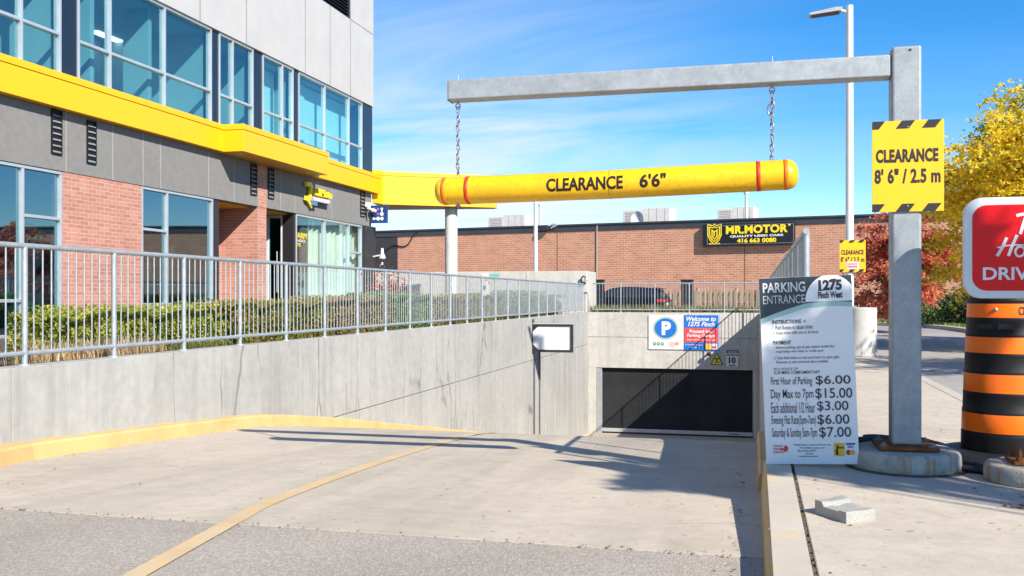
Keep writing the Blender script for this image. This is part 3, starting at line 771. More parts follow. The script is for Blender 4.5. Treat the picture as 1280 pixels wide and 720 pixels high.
# yellow clearance bar
def barz(px, y, ): 
    u = BV*tt(px); return (u, BV, zz(y, u, BV))
pA = barz(545, 239.6); pM = barz(763, 230.6); pB = barz(998, 217.6)
R = .104
cb = thing('clearance_bar', (pM[0], BV, pM[2]), 'yellow tubular clearance bar hanging on two chains below the steel beam', 'clearance bar')
axis1 = (Vector(pM)-Vector(pA)).normalized(); axis2 = (Vector(pB)-Vector(pM)).normalized()
pts = []; rad = []
for i in range(9):
    w = i/8*pi/2; pts.append(Vector(pA)+axis1*(.075*(1-cos(w)))); rad.append(max(.002, R*sin(w)**.75))
pts.append(Vector(pM)-axis1*.004); rad.append(R); pts.append(Vector(pM)+axis2*.004); rad.append(R)
for i in range(9):
    w = (8-i)/8*pi/2; pts.append(Vector(pB)-axis2*(.075*(1-cos(w)))); rad.append(max(.002, R*sin(w)**.75))
b = NB('yellow_plastic'); col = b.ramp(b.noise(2, 4), [(.3, (.82,.42,.002)), (.7, (.88,.50,.006))])
col = b.mix(b.ramp(b.noise(26, 7, .75), [(.51, 0), (.61, .42)]), col, (.47,.26,.02)); col = b.mix(b.ramp(b.noise(1, 5, .7, stretch=(3, 20, 20)), [(.48, 0), (.70, .45)]), col, (.50,.28,.02))
b.bump(b.noise(9, 3), .06, .01); M_yb = b.base(col, .33, 0, .5)
m = MB(); m.tube(pts, rad, 40); m.build('tube', M_yb, cb)
def on_bar(u):
    if u < pM[0]: k = (u-pA[0])/(pM[0]-pA[0]); return pA[2]+(pM[2]-pA[2])*k
    k = (u-pM[0])/(pB[0]-pM[0]); return pM[2]+(pB[2]-pM[2])*k
M_redb = paint_worn('red_band', (.70,.045,.012), (.85,.5,.02), wear=.68, scale=20, rough=.45); M_orb = paint_worn('orange_band', (.80,.16,.01), (.85,.5,.02), wear=.62, scale=22, rough=.45)
for px, mt in ((558,M_orb),(586.5,M_redb),(948,M_redb),(982,M_orb)):
    u = BV*tt(px); z = on_bar(u); w = .014
    m = MB(); m.tube([(u-w,BV,on_bar(u-w)),(u-w,BV,on_bar(u-w)),(u+w,BV,on_bar(u+w)),(u+w,BV,on_bar(u+w))], [R-.002,R+.0012,R+.0012,R-.002], 40, cap=False); m.build('reflective_band', mt, cb)
m = MB(); u = pM[0]; m.tube([(u-.002,BV,on_bar(u-.002)),(u+.002,BV,on_bar(u+.002))], R+.0008, 40, cap=False); m.build('joint_seam', plain('seam', (.30,.18,.02), .6), cb)
M_ink = paint_worn('black_lettering', (.018,.015,.012), (.80,.5,.01), wear=.66, scale=30, rough=.5)
m = MB()
def bar_text(s, pa, pb, ya, yb, bold):
    vs, fs = text_geo(s, bold)
    ax = min(v[0] for v in vs); bx = max(v[0] for v in vs); ay = min(v[1] for v in vs); by = max(v[1] for v in vs)
    u0, u1 = BV*tt(pa), BV*tt(pb); h = .10
    bm_ = __import__('bmesh').new()
    o = [bm_.verts.new(((v[0]-ax)/(bx-ax)*(u1-u0)+u0, 0, ((v[1]-ay)/(by-ay)-.5)*h)) for v in vs]
    for f in fs:
        try: bm_.faces.new([o[i] for i in f])
        except ValueError: pass
    import bmesh as BM
    for k in range(11):   # slice in height so that the letters follow the tube
        z = (-.5+(k+.5)/11)*h
        BM.ops.bisect_plane(bm_, geom=bm_.verts[:]+bm_.edges[:]+bm_.faces[:], plane_co=(0,0,z), plane_no=(0,0,1))
    bm_.verts.index_update(); rr_ = R+.0015
    V = []
    for v in bm_.verts:
        a = v.co.z/rr_+.02; V.append((v.co.x, BV-rr_*cos(a), on_bar(v.co.x)+rr_*sin(a)))
    F_ = [[v.index for v in f.verts] for f in bm_.faces]; bm_.free()
    m.add(V, F_)
bar_text('CLEARANCE', 686.5, 781, 224, 242, .034); bar_text("6'6\"", 801.5, 834, 221, 238, .034)
m.build('lettering', M_ink, cb)
# chains
M_chain = galv('chain_steel', (.26,.25,.25), .4, .8)
def chain(x, z0, z1, label):
    t = thing('hanging_chain', (x, BV, z0), label, 'chain', 'chains holding the clearance bar')
    n = int(round((z0-z1)/.036)); d = (z0-z1)/n
    for i in range(n):
        c = z0-d*(i+.5); h = d*.5+.006; r = .0105; pl = []
        for j in range(14):
            w = 2*pi*j/14; a = r*cos(w); b_ = (h-r)*(1 if sin(w) > 0 else -1)+r*sin(w)
            tw = .35*sin(i*1.7)+(pi/2 if i % 2 else 0)
            pl.append((x+a*cos(tw)+.003*sin(i), BV+a*sin(tw), c+b_))
        m = MB(); m.tube(pl, .0042, 6, closed=True); m.build('link', M_chain, t)
    return t
chain(CHX[0], BB-.046, on_bar(CHX[0])+R-.006, 'steel chain hanging from the far free end of the beam')
c2 = chain(CHX[1], BB-.046, on_bar(CHX[1])+R-.006, 'steel chain with a shackle hanging from the beam nearer the tall post')
m = MB(); x = CHX[1]; z = BB-.17
m.tube(smooth_pts([(x+.012,BV,z+.04),(x-.02,BV,z+.03),(x-.03,BV,z-.01),(x-.016,BV,z-.035),(x+.008,BV,z-.02)], 4), .006, 8); m.build('shackle', M_chain, c2)
m = MB(); x = CHX[0]; m.tube([(x,BV,on_bar(x)-R+.004),(x,BV,on_bar(x)-R-.02)], .012, 8); m.tube([(x,BV,on_bar(x)-R-.006),(x,BV,on_bar(x)-R-.016)], .022, 6); m.build('bolt_nut', M_chain, cb)

# ------------------------------------------------------------------ yellow height signs
M_ysign = plain('yellow_sign_face', (.84,.44,.003), .5, var=.03, vs=4)
M_blk = plain('black_print', (.016,.015,.014), .5)
def height_sign(L, w, h, label, extra=None):
    u, v, z = L   # centre bottom of the panel, front face at v
    t = thing('height_sign', L, label, 'sign', 'yellow clearance signs')
    x0, x1 = u-w/2, u+w/2
    m = MB(); m.box(x0, x1, v, v+.006, z, z+h); m.build('panel', M_ysign, t, bevel=.002)
    m = MB(); y = v-.0015; hb = h*.088
    for zz0 in (z+.0, z+h-hb):
        for a in (-.09, .33, .695):
            q = [(x0+w*a, zz0), (x0+w*(a+.185), zz0), (x0+w*(a+.275), zz0+hb), (x0+w*(a+.09), zz0+hb)]
            q = [(min(max(p, x0+.002), x1-.002), s) for p, s in q]
            m.add([(p, y, s) for p, s in q], [(0,1,2,3)])
    m.build('hazard_stripe', M_blk, t)
    m = MB(); text(m, 'CLEARANCE', x0+w*.055, x0+w*.925, z+h*.54, z+h*.69, y, 0, .05, space=1.06); text(m, "8' 6\" / 2.5 m", x0+w*.035, x0+w*.955, z+h*.31, z+h*.475, y, 0, .042, space=1.05)
    m.build('lettering', M_blk, t)
    for zz0 in (z+h*.93, z+h*.06):
        m = MB(); m.sphere((u, v-.001, zz0), .006, 8); m.build('screw', M_galv, t)
    if extra: extra(t, x0, x1, z)
    return t
sv = PV-.105
sx = (sv*tt(1090)+sv*tt(1180))/2; sw = sv*(tt(1180)-tt(1090)); s0 = zz(264.5, sx, sv); s1 = zz(150.5, sx, sv)
height_sign((sx, sv, s0), sw, s1-s0, 'large yellow clearance sign with black hazard stripes on the tall steel post')
# parking-lot light further back on the right
lu, lv = site(1078, 18.4)
lp = thing('street_lamp', (lu, lv, -1.15), 'tall pale lamp pole with flat head on a white concrete base', 'street lamp')
m = MB(); m.lathe([(.0001,0),(.285,0),(.285,.03),(.265,.05),(.262,.90),(.25,.93),(.0001,.935)], (lu,lv,-1.15), 32); m.build('concrete_base', concrete('lamp_base', (.46,.445,.41), cracks=2.0), lp)
pu = lu-.22
pxc = fv; 
lpu, lpv = site(1062, 18.4)
ltop = zz(7, lpu, lpv)
m = MB(); m.tube([(lpu,lpv,-.24),(lpu,lpv,ltop)], [.078,.066], 14); m.build('pole', M_wpaint, lp)
m = MB(); m.box(lpu-.12, lpu+.12, lpv-.12, lpv+.12, -.215, -.19); m.build('base_plate', M_galv, lp)
m = MB(); m.tube([(lpu-.05,lpv,ltop-.12),(lpu-.16,lpv,ltop-.085)], .035, 8); m.build('arm', M_wpaint, lp)
hx0, hx1 = site(1011.5, 18.4)[0], lpu-.14
m = MB(); m.prism([(hx0,ltop-.15),(hx0+.03,ltop-.165),(hx1-.02,ltop-.115),(hx1,ltop-.05),(hx1-.1,ltop-.04),(hx0+.05,ltop-.115),(hx0,ltop-.125)], lpv-.14, lpv+.14, 'y'); m.build('lamp_head', plain('lamp_grey', (.40,.40,.41), .4, .2), lp, bevel=.008)
m = MB(); m.prism([(hx0+.05,ltop-.167),(hx1-.06,ltop-.129),(hx1-.06,ltop-.122),(hx0+.05,ltop-.160)], lpv-.11, lpv+.11, 'y'); m.build('lens', M_dark, lp)
def sticker(t, x0, x1, z):
    w = x1-x0; m = MB(); y = lpv-.105
    m.add([(x0+w*.27,y,z+.055),(x0+w*.75,y,z+.055),(x0+w*.75,y,z+.20),(x0+w*.27,y,z+.20)], [(0,1,2,3)]); st = m.build('white_sticker', M_wpaint, t)
    m = MB(); [m.add([(x0+w*(.30+.055*k), y-.002, z+a), (x0+w*(.34+.055*k), y-.002, z+a), (x0+w*(.34+.055*k), y-.002, z+b_), (x0+w*(.30+.055*k), y-.002, z+b_)], [(0,1,2,3)]) for k in range(7) for a, b_ in ((.14,.165),(.085,.12))]
    m.build('red_lettering', plain('red_print', (.6,.03,.02), .5), st)
su = (lpv-.1)*(tt(1049.5)+tt(1082))/2; sw2 = (lpv-.1)*(tt(1082)-tt(1049.5)); z0 = zz(340, su, lpv-.1); z1 = zz(300, su, lpv-.1)
height_sign((su, lpv-.1, z0), sw2, z1-z0, 'small distant yellow clearance sign with a white sticker on the lamp pole', sticker)

# ------------------------------------------------------------------ parking price board
QL = (bu(958,6.75), 6.75, -1.142); QW, QH = .598, 1.262
pb = thing('price_board', QL, 'white parking price board with dark header leaning beside the kerb', 'sign', rot=(0, radians(-2.3), 0))
def qx(px, y):
    xl = 948+10*(y-349)/231; w = 120-3*(y-349)/231
    return QL[0]+(px-xl)/w*QW
def qz(y, px=1010):
    yt = 350-5*(px-948)/120; return QL[2]+(580-y)/(580-yt)*QH
m = MB(); m.box(QL[0], QL[0]+QW, QL[1], QL[1]+.012, QL[2], QL[2]+QH)
m.build('panel', plain('board_face', (.76,.765,.76), .35, var=.02), pb, bevel=.002)
X0, X1 = QL[0]+.001, QL[0]+QW-.001; Y1, Y2, Y3 = QL[1]-.001, QL[1]-.002, QL[1]-.003; ZTq = QL[2]+QH-.001
def curve_low(a): # lower edge of the dark header, a = 0..1 across
    pts = [(0, 398.5), (.15, 392.5), (.3, 387), (.5, 380.8), (.7, 379), (.85, 379.3), (1, 381)]
    for (p, q), (r, s_) in zip(pts, pts[1:]):
        if a <= r: return q+(s_-q)*(a-p)/(r-p)
    return pts[-1][1]
n = 40
m = MB(); vs = []
for i in range(n+1):
    a = i/n; x = X0+(X1-X0)*a; vs += [(x, Y1, qz(curve_low(a))), (x, Y1, ZTq)]
m.add(vs, [(2*i, 2*i+2, 2*i+3, 2*i+1) for i in range(n)]); m.build('header', plain('header_slate', (.028,.042,.058), .35, var=.03), pb)
m = MB(); vs = []
for i in range(n+1):
    a = i/n; x = X0+(X1-X0)*a; y = curve_low(a); vs += [(x, Y2, qz(y+6.5-(.8*a))), (x, Y2, qz(y))]
m.add(vs, [(2*i, 2*i+2, 2*i+3, 2*i+1) for i in range(n)]); m.build('curved_stripe', plain('stripe_mint', (.33,.52,.48), .4), pb)
m = MB(); vs = []; cxp, cyp, ra, rb2 = qx(1041.5, 379), qz(379), .163, .178
pl = []
for i in range(41):
    w = pi*i/40; x = min(max(cxp+ra*cos(w), X0), X1); z = min(cyp+rb2*sin(w), ZTq); pl.append((x, z))
vs = [(x, Y2, z) for x, z in pl]; m.add(vs+[(cxp, Y2, cyp)], [(i, i+1, 41) for i in range(40)]); 
m.build('arch_panel', plain('arch_face', (.78,.785,.78), .35, var=.02), pb)
m = MB()
def qt(s, pa, pb_, ya, yb, bold=.012, mb=None, shear=0): text(mb or m, s, qx(pa, ya), qx(pb_, ya), qz(yb), qz(ya), Y3-.0006, 0, bold, shear)
qt('PARKING', 953, 1008.5, 353.5, 366, .022); qt('ENTRANCE', 953.5, 1008, 369.5, 380, -.004)
m.build('white_lettering', M_wpaint, pb)
m = MB()
qt('1275', 1025.5, 1055.5, 352.5, 366, .055); qt('Finch West', 1025, 1056, 367, 375.5, .045)
for pa, y in ((1025.2, 365.6), (1041.5, 352.8)):
    m.add([(qx(pa,y),Y3-.0007,qz(y+.4)),(qx(pa+6.5,y),Y3-.0007,qz(y+.4)),(qx(pa+6.5,y),Y3-.0007,qz(y-1.2)),(qx(pa,y),Y3-.0007,qz(y-1.2))], [(0,1,2,3)])
qt('INSTRUCTIONS  +', 965.5, 1009, 400.3, 405, .02); qt('1  Push Button to obtain ticket', 966, 1018, 407.3, 412.2, .004); qt('2  Keep ticket with you at all times', 966, 1025, 414.4, 419.2, .004)
qt('PAYMENT', 967, 990, 426.2, 431, .02); qt('1 Before exiting, pay at pay station inside the', 968, 1045, 432.8, 437.2, .004); qt('main lobby with debit or credit card', 970.5, 1031, 438, 442.2, .004)
qt('2 Take Paid ticket to exit and insert to open gate.', 968, 1052, 446, 450.4, .004); qt('Payment at exit terminal also available', 971, 1037, 451.2, 455.5, .004)
qt('PICK UP/DROP OFF', 968, 999, 460, 463.2, -.004); qt('0-30 MINS COMPLIMENTARY', 968, 1027, 464, 468, .006)
for s, pa, pb_, ya, yb, c, ca, cb_ in (('First Hour of Parking', 963.5, 1016.5, 471.5, 484, '$6.00', 1021, 1065), ('Day Max to 7pm', 963.5, 1018, 487, 501.5, '$15.00', 1020.5, 1067), ('Each additional 1/2 Hour', 964, 1020, 503, 516.5, '$3.00', 1022.5, 1062),
    ('Evening Flat Rate(5pm-7am)', 964.5, 1021, 519.5, 533.5, '$6.00', 1023, 1063), ('Saturday & Sunday 5am-7pm', 965, 1022.5, 535, 549.5, '$7.00', 1025, 1065)):
    qt(s, pa, pb_, ya, yb, .004); qt(c, ca, cb_, ya-1, yb-1.2, .008)
qt('Parking Facility in Operation 24 Hours a day', 993, 1040, 554.8, 557.6, .01); qt('Parking Meter accepts cards', 1001, 1032, 558.6, 561.2, .01); qt('Bus Licence # BT1', 998.5, 1021, 562, 564.6, .01)
[m.add([(qx(a,y),Y3-.0007,qz(y+1.2)),(qx(a+1.3,y),Y3-.0007,qz(y+1.2)),(qx(a+1.3,y),Y3-.0007,qz(y)),(qx(a,y),Y3-.0007,qz(y))], [(0,1,2,3)]) for y, p, q in ((566.4,1008,1018),(569.6,1000,1024)) for a in [p+2*i for i in range(int((q-p)/2))]]
m.build('lettering', plain('board_ink', (.03,.035,.045), .5), pb)
m = MB(); qt('CANADA', 966.5, 979, 556, 558.6, .02); qt('WIDE', 966.5, 974, 559.8, 562.6, .02); qt('PARKING', 966.5, 980, 563.8, 566.4, .02)
def qpoly(mb, pts, y): mb.add([(qx(a, b_), y, qz(b_)) for a, b_ in pts], [list(range(len(pts)))[::-1]])
qpoly(m, [(975,560.2),(975,563),(981,563),(981,565.5),(983,564),(985.5,564.5),(985,562),(986.5,560),(984.6,558.6),(984.6,556.5),(982.8,557.4),(981.2,556),(980.8,560.2)], Y3)
m.build('red_emblem', plain('emblem_red', (.55,.04,.04), .5), pb)
m = MB(); qpoly(m, [(1043.5,553.8),(1043.5,570),(1057,570),(1057,553.8)], Y2); yb_ = m.build('yellow_emblem', plain('emblem_yellow', (.75,.42,.02), .5), pb)
m = MB(); qpoly(m, [(1046,568.5),(1045.5,563),(1047.5,559.5),(1046.2,557),(1048.5,556.2),(1050,559),(1048.6,563),(1049.5,568.5)], Y3); qt('interac', 1049, 1056.3, 557.6, 560.6, .03); m.build('emblem_mark', M_blk, yb_)
m = MB(); qpoly(m, [(1058.5,553.8),(1058.5,556.2),(1070,556.2),(1070,553.8)], Y2); qt('VISA', 1060.5, 1068, 556.8, 560, .03, m, .2); m.build('blue_emblem', plain('emblem_blue', (.03,.08,.32), .5), pb)
m = MB()
for c, mi in ((1061.8, 0), (1066.6, 1)):
    x, z = qx(c, 565.4), qz(565.4); k = 20
    m.add([(x+.0165*cos(2*pi*i/k), Y2-.0004*mi, z+.0185*sin(2*pi*i/k)) for i in range(k)], [list(range(k))], mi)
m.build('card_emblem', [plain('card_red', (.6,.02,.03), .5), plain('card_amber', (.75,.35,.05), .5)], pb)

# ------------------------------------------------------------------ drive-through sign on its footing, right edge
du, dv = site(1297, 5.95)
f2 = thing('concrete_footing', (du, dv, -1.15), 'low round concrete footing under the red drive-through sign', 'footing')
m = MB(); m.lathe([(a*.87, b_*.85) for a, b_ in prof], (du,dv,-1.152), 48); m.build('footing_block', M_foot, f2)
ds = thing('drive_through_sign', (du, dv, -1.035), 'red rounded drive-through sign with pale border above the striped barrel', 'sign')
m = MB(); m.box(du-.16, du+.16, dv-.13, dv+.13, -1.035, -1.012); m.build('base_plate', M_rust, ds, bevel=.004)
for sx in (-1, 1):
    for sy in (-1, 1):
        m = MB(); x, y = du+sx*.125, dv+sy*.1; m.lathe([(.022,0),(.022,.022),(.011,.022),(.011,.075),(.0001,.075)], (x,y,-1.012), 6, sm=False); m.build('anchor_bolt', M_rust, ds)
dsv = dv-.09; hw = du-dsv*tt(1205); zt2 = zz(247.5, du-hw, dsv); zb2 = zz(373, du-hw, dsv)
m = MB(); m.box(du-.04, du+.04, dv-.04, dv+.04, -1.012, zt2-.08); m.build('post', M_galvp, ds, bevel=.006)
def rrect(x0, x1, z0, z1, r, k=8):
    o = []
    for cx0, cz0, a in ((x1-r,z0+r,-90),(x1-r,z1-r,0),(x0+r,z1-r,90),(x0+r,z0+r,180)):
        for i in range(k+1):
            w = radians(a+90*i/k); o.append((cx0+r*cos(w), cz0+r*sin(w)))
    return o
m = MB(); m.prism(rrect(du-hw, du+hw, zb2, zt2, .105), dsv, dsv+.05, 'y'); m.build('border', plain('sign_border', (.56,.58,.60), .4, var=.04), ds, bevel=.006)
m = MB(); k_ = .047; m.prism(rrect(du-hw+k_, du+hw-k_, zb2+k_, zt2-k_, .085), dsv-.004, dsv+.01, 'y')
b = NB('red_acrylic'); b.bump(b.noise(3.5, 2), .25, .03); M_racr = b.base((.66,.004,.007), .35, 0, .25); m.build('face', M_racr, ds, bevel=.003)
sz = lambda y: zz(y, du-.2, dsv); sxp = lambda px: dsv*tt(px)
m = MB(); y = dsv-.0065
text(m, 'DRIVE-THRU', sxp(1228.3), 2*du-sxp(1228.3), sz(350), sz(334), y, 0, .022)
w_ = .018
SK = [0]
def stroke(pts, w=w_):
    SK[0] += 1; ribbon(m, smooth_pts([(sxp(a), sz(b_)) for a, b_ in pts], 5), w, y-.0006*SK[0])
stroke([(1270,270),(1280,268),(1296,268)]); stroke([(1283,268),(1279,280),(1275,293)])
stroke([(1258,297),(1253,308),(1246,320)]); stroke([(1271,294),(1265,307),(1260,320)]); stroke([(1246,309.5),(1256,307.5),(1268,306.5),(1280,306.5)], .008)
stroke([(1278,309),(1272,309),(1268.5,315),(1272,320.5),(1278,319),(1280.5,313),(1278,309)], .013)
text(m, 'im', sxp(1292), sxp(1325), sz(293), sz(272), y, 0, .02, .3); text(m, 'rtons', sxp(1284), sxp(1345), sz(320), sz(298), y, 0, .02, .3)
m.build('lettering', plain('sign_white', (.66,.63,.63), .4), ds)

# ------------------------------------------------------------------ construction barrel
cu_, cv_ = site(1256, 6.62)
br = thing('traffic_barrel', (cu_, cv_, -1.15), 'orange and black striped plastic traffic barrel under the red sign', 'traffic barrel')
M_or = paint_worn('orange_reflective', (1.0,.165,.008), (.6,.14,.03), wear=.62, scale=14, rough=.35); M_bp = plain('black_plastic', (.007,.007,.008), .55, var=.25, bump=.1, bs=30, spec=.25)
r0, zb0 = .283, -1.15; Yb = lambda y: (F and (HY-y)/F*6.36)-zb0   # heights above the pavement
ys = [577, 573, 542, 540, 515.5, 513, 487, 484, 469.5, 467, 450, 447.5, 427, 424.5, 406, 403.5, 385, 381, 377]
rad_px = {577:.305, 573:.285, 542:.281, 540:.276, 515.5:.274, 513:.271, 487:.268, 484:.268, 469.5:.266, 467:.264, 450:.262, 447.5:.262, 427:.259, 424.5:.257, 406:.254, 403.5:.252, 385:.248, 381:.246, 377:.236}
prof2 = [(rad_px[y]*.97, Yb(y)) for y in ys]
mi = []
for a, b_ in zip(ys, ys[1:]): mi.append(1 if (a, b_) in ((540,515.5),(484,469.5),(447.5,427),(403.5,385)) else 0)
prof_b = [(.30,.10)]+prof2+[(.20, Yb(375)), (.0001, Yb(374.5))]
bands = {(515.5,540):1,(467,484.5):1}
# stripes from the bottom: black foot, orange, black, orange, black, orange, black, orange top, black lid
st = [(.276,.062,0),(.2775,.075,0),(.2755,.20,0),(.2765,.215,0),(.2715,.225,0),(.2735,.229,1),(.2700,.353,1),(.2690,.357,0),(.2715,.366,0),(.2655,.376,0),(.2620,.478,0),(.2640,.488,0),(.2615,.494,0),(.2615,.498,1),(.2580,.622,1),(.2570,.626,0),(.2600,.635,0),(.2545,.645,0),(.2510,.745,0),(.2530,.755,0),(.2505,.760,0),(.2505,.764,1),(.2465,.872,1),(.2455,.876,0),(.2490,.884,0),(.2435,.894,0),(.2405,.985,0),(.2425,.995,0),(.2400,1.0,0),(.2400,1.004,1),(.2365,1.098,1),(.2355,1.102,0),(.2385,1.108,0),(.2375,1.130,0),(.228,1.140,0),(.10,1.146,0),(.0001,1.147,0)]
m = MB(); m.lathe([(a, b_) for a, b_, c in st], (cu_,cv_,-1.15), 56, mis=[0 if not (st[i][2] and st[i+1][2]) else 1 for i in range(len(st)-1)])
m.build('drum', [M_bp, M_or], br)
# moulded hand slots on the second black band
for w in (-2.35, -1.75):
    d = Vector((cos(w), sin(w), 0)); t_ = Vector((-sin(w), cos(w), 0)); c = Vector((cu_,cv_,-1.15+.945))+d*.2425
    Mx = Matrix.Translation(c) @ Matrix(((t_.x, d.x, 0, 0), (t_.y, d.y, 0, 0), (0, 0, 1, 0), (0,0,0,1)))
    m = MB(); m.box(-.05, .05, -.006, .004, -.018, .018, 0, Mx); m.build('hand_slot', M_black, br)
w = -2.02; d = Vector((cos(w), sin(w), 0)); m = MB(); m.sphere((cu_+d.x*.239, cv_+d.y*.239, -1.15+1.06), .013, 10); m.build('rivet', M_galv, br)
m = MB(); vs, fs = text_geo('CLEARANCE', .03)
ax = min(v[0] for v in vs); bx = max(v[0] for v in vs); ay = min(v[1] for v in vs); by = max(v[1] for v in vs)
vb = []
for v in vs:
    a = -1.42 + 1.05*(v[0]-ax)/(bx-ax) - .03; z = 1.022+.058*(v[1]-ay)/(by-ay); r = .2402+(1.004-z)*.03+.0022; vb.append((cu_+r*cos(a), cv_+r*sin(a), -1.15+z))
m.add(vb, fs); m.build('lettering', M_blk, br)
bb = thing('barrel_base', (cu_, cv_, -1.15), 'flat black rubber ring weighing down the striped barrel', 'rubber base')
m = MB(); m.lathe([(.27,0),(.53,0),(.585,.010),(.59,.03),(.56,.044),(.44,.05),(.43,.075),(.40,.088),(.33,.094),(.30,.100),(.28,.096)], (cu_,cv_,-1.15), 56)
m.build('rubber_ring', M_black, bb)
m = MB()
for k in range(26):
    a = 2*pi*k/26; Mx = Matrix.Translation((cu_,cv_,-1.15)) @ Matrix.Rotation(a, 4, 'Z'); m.box(.46, .55, -.008, .008, .040, .054, 0, Mx)
m.build('ring_rib', M_black, bb)
# black rubber hose strip behind the post
m = MB()
P_ = [site(1072, 7.3), site(1100, 7.25), site(1140, 7.12), site(1165, 6.98), site(1185, 6.72), site(1215, 6.45), site(1262, 6.25), site(1330, 6.3)]
P_ = smooth_pts([(a, b_, -1.108+.012*sin(i)) for i, (a, b_) in enumerate(P_)], 8)
m.tube(P_, .038, 12); P2 = [(a+.05, b_+.085, z+.012+.004*sin(i*.5)) for i, (a, b_, z) in enumerate(P_)]
o = m.build('rubber_hose', plain('hose_rubber', (.014,.014,.016), .45, var=.2, bump=.3, bs=90)); tag(o, 'thick black rubber hose lying behind the tall steel post towards the barrel', 'hose')
m = MB(); m.tube(P2[:44], .03, 12); o = m.build('rubber_hose', plain('hose_rubber', (.014,.014,.016))); tag(o, 'thinner black hose lying close behind the thick hose by the barrel', 'hose')

# ------------------------------------------------------------------ broken kerb piece on the pavement
m = MB()
def gp(px, py, z=-1.15):
    D = F*(-z)/(py-HY); return site(px, D)
a = gp(1018,642); b_ = gp(1058.5,655); c = gp(1094.5,650.5); 
d = (a[0]+c[0]-b_[0], a[1]+c[1]-b_[1]); h = .062
def lerp(p, q, t): return (p[0]+(q[0]-p[0])*t, p[1]+(q[1]-p[1])*t)
N_ = 14; top = []; bot = []; vs = []; rn = random.Random(5)
front = [0, .22, .30, .72, .78, 1.0]; fh = [.075, .072, .052, .050, .058, .058]
cols = [0, .3, .55, .8, 1.0]
for j, t2 in enumerate(cols):
    for i, t1 in enumerate(front):
        p = lerp(lerp(a, b_, t1), lerp(d, c, t1), t2); hh = fh[i]+(.006 if t2 > .7 and t1 < .5 else 0)-(.003 if .3 < t2 < .7 and .25 < t1 < .75 else 0)+rn.uniform(-.002,.002)
        vs.append((p[0]+rn.uniform(-.003,.003), p[1]+rn.uniform(-.003,.003), -1.15+hh))
nf, nc = len(front), len(cols)
vs += [(x, y, -1.152) for x, y, z in vs]; K = nf*nc; fs = []
for j in range(nc-1):
    for i in range(nf-1): fs.append((j*nf+i, j*nf+i+1, (j+1)*nf+i+1, (j+1)*nf+i))
for i in range(nf-1): fs += [(i, K+i, K+i+1, i+1), ((nc-1)*nf+i+1, K+(nc-1)*nf+i+1, K+(nc-1)*nf+i, (nc-1)*nf+i)]
for j in range(nc-1): fs += [((j+1)*nf, K+(j+1)*nf, K+j*nf, j*nf), (j*nf+nf-1, K+j*nf+nf-1, K+(j+1)*nf+nf-1, (j+1)*nf+nf-1)]
m.add(vs, fs); o = m.build('concrete_chunk', concrete('broken_concrete', (.34,.33,.305), streaks=False, blot=.1, fine=.12), L=(a[0], a[1], -1.15), bevel=.003); tag(o, 'pale broken concrete piece lying loose on the sidewalk', 'concrete chunk')
# leaves, grit and twigs
m = MB()
def bit(u, v, z, s, asp=.6):
    w = rn.random()*pi; e = rn.uniform(.1, .5)
    q = [(-s,-s*asp*.3),(0,-s*asp),(s,0),(0,s*asp)]
    m.add([(u+x*cos(w)-y*sin(w), v+x*sin(w)+y*cos(w), z+.003+abs(x)*e) for x, y in q], [(0,1,2,3)])
for i in range(40): bit(rn.uniform(.3, 2.1), rn.uniform(3.6, 9), -1.15, rn.uniform(.005, .018))
for i in range(30): bit(rn.uniform(1.0, 2.1), rn.uniform(5.4, 7.6), -1.15, rn.uniform(.006, .02))
for i in range(50): v = rn.uniform(3.6, 10); bit(rn.uniform(-5.5, -.1), v, g(v)+.006, rn.uniform(.005, .016))
for i in range(60): v = rn.uniform(4.2, 9); bit(-.08-abs(rn.gauss(0, .05)), v, g(v)+.006, rn.uniform(.006, .016))
for i in range(60): v = rn.uniform(6.5, 11.5); bit(-5.78+abs(rn.gauss(0, .05)), v, g(v)+.006, rn.uniform(.006, .016))
for i in range(24): bit(rn.gauss(1.42, .05), rn.gauss(5.75, .03), -1.15, rn.uniform(.012, .035))
tag(m.build('leaf_litter', leaf_mat('dry_leaf', [(0, (.16,.09,.04)), (.5, (.30,.20,.10)), (1, (.10,.07,.05))], .1)), kind='stuff')
# ------------------------------------------------------------------ signs on the garage wall
GV = 35.02
gx = lambda px: GV*tt(px)
gz = lambda y, px=850: zz(y, GV*tt(px), GV)
M_blue = plain('sign_blue', (.012,.13,.46), .45, var=.03); M_red = plain('sign_red', (.72,.055,.06), .45, var=.03); M_sw = plain('sign_face_white', (.62,.62,.61), .45, var=.02)
def disc(mb, cx, cz, rx, rz, y, n=36, mi=0): mb.add([(cx+rx*cos(2*pi*i/n), y, cz+rz*sin(2*pi*i/n)) for i in range(n)], [list(range(n))], mi)
def quad(mb, pa, pb_, ya, yb, y, mi=0): mb.add([(gx(pa),y,gz(yb)),(gx(pb_),y,gz(yb)),(gx(pb_),y,gz(ya)),(gx(pa),y,gz(ya))], [(0,1,2,3)], mi)
t = thing('parking_sign', (gx(832), GV, gz(437)), 'white sign with a round blue P emblem above the garage door', 'sign')
m = MB(); m.box(gx(810.8), gx(854.5), GV-.03, GV-.002, gz(437), gz(393.8)); m.build('panel', M_sw, t, bevel=.004)
y = GV-.033; cx0, cz0 = gx(832), gz(410.3); k = gx(833)-gx(832)
m = MB(); disc(m, cx0, cz0, 15.6*k, 13.9*k*1.03, y); m.build('outer_ring', plain('ring_orange', (.75,.22,.07), .5), t)
m = MB(); disc(m, cx0, cz0, 14.9*k, 13.2*k*1.03, y-.002); m.build('inner_ring', plain('ring_teal', (.16,.52,.50), .5), t)
m = MB(); disc(m, cx0, cz0, 13.6*k, 12*k*1.03, y-.004); m.build('disc', M_blue, t)
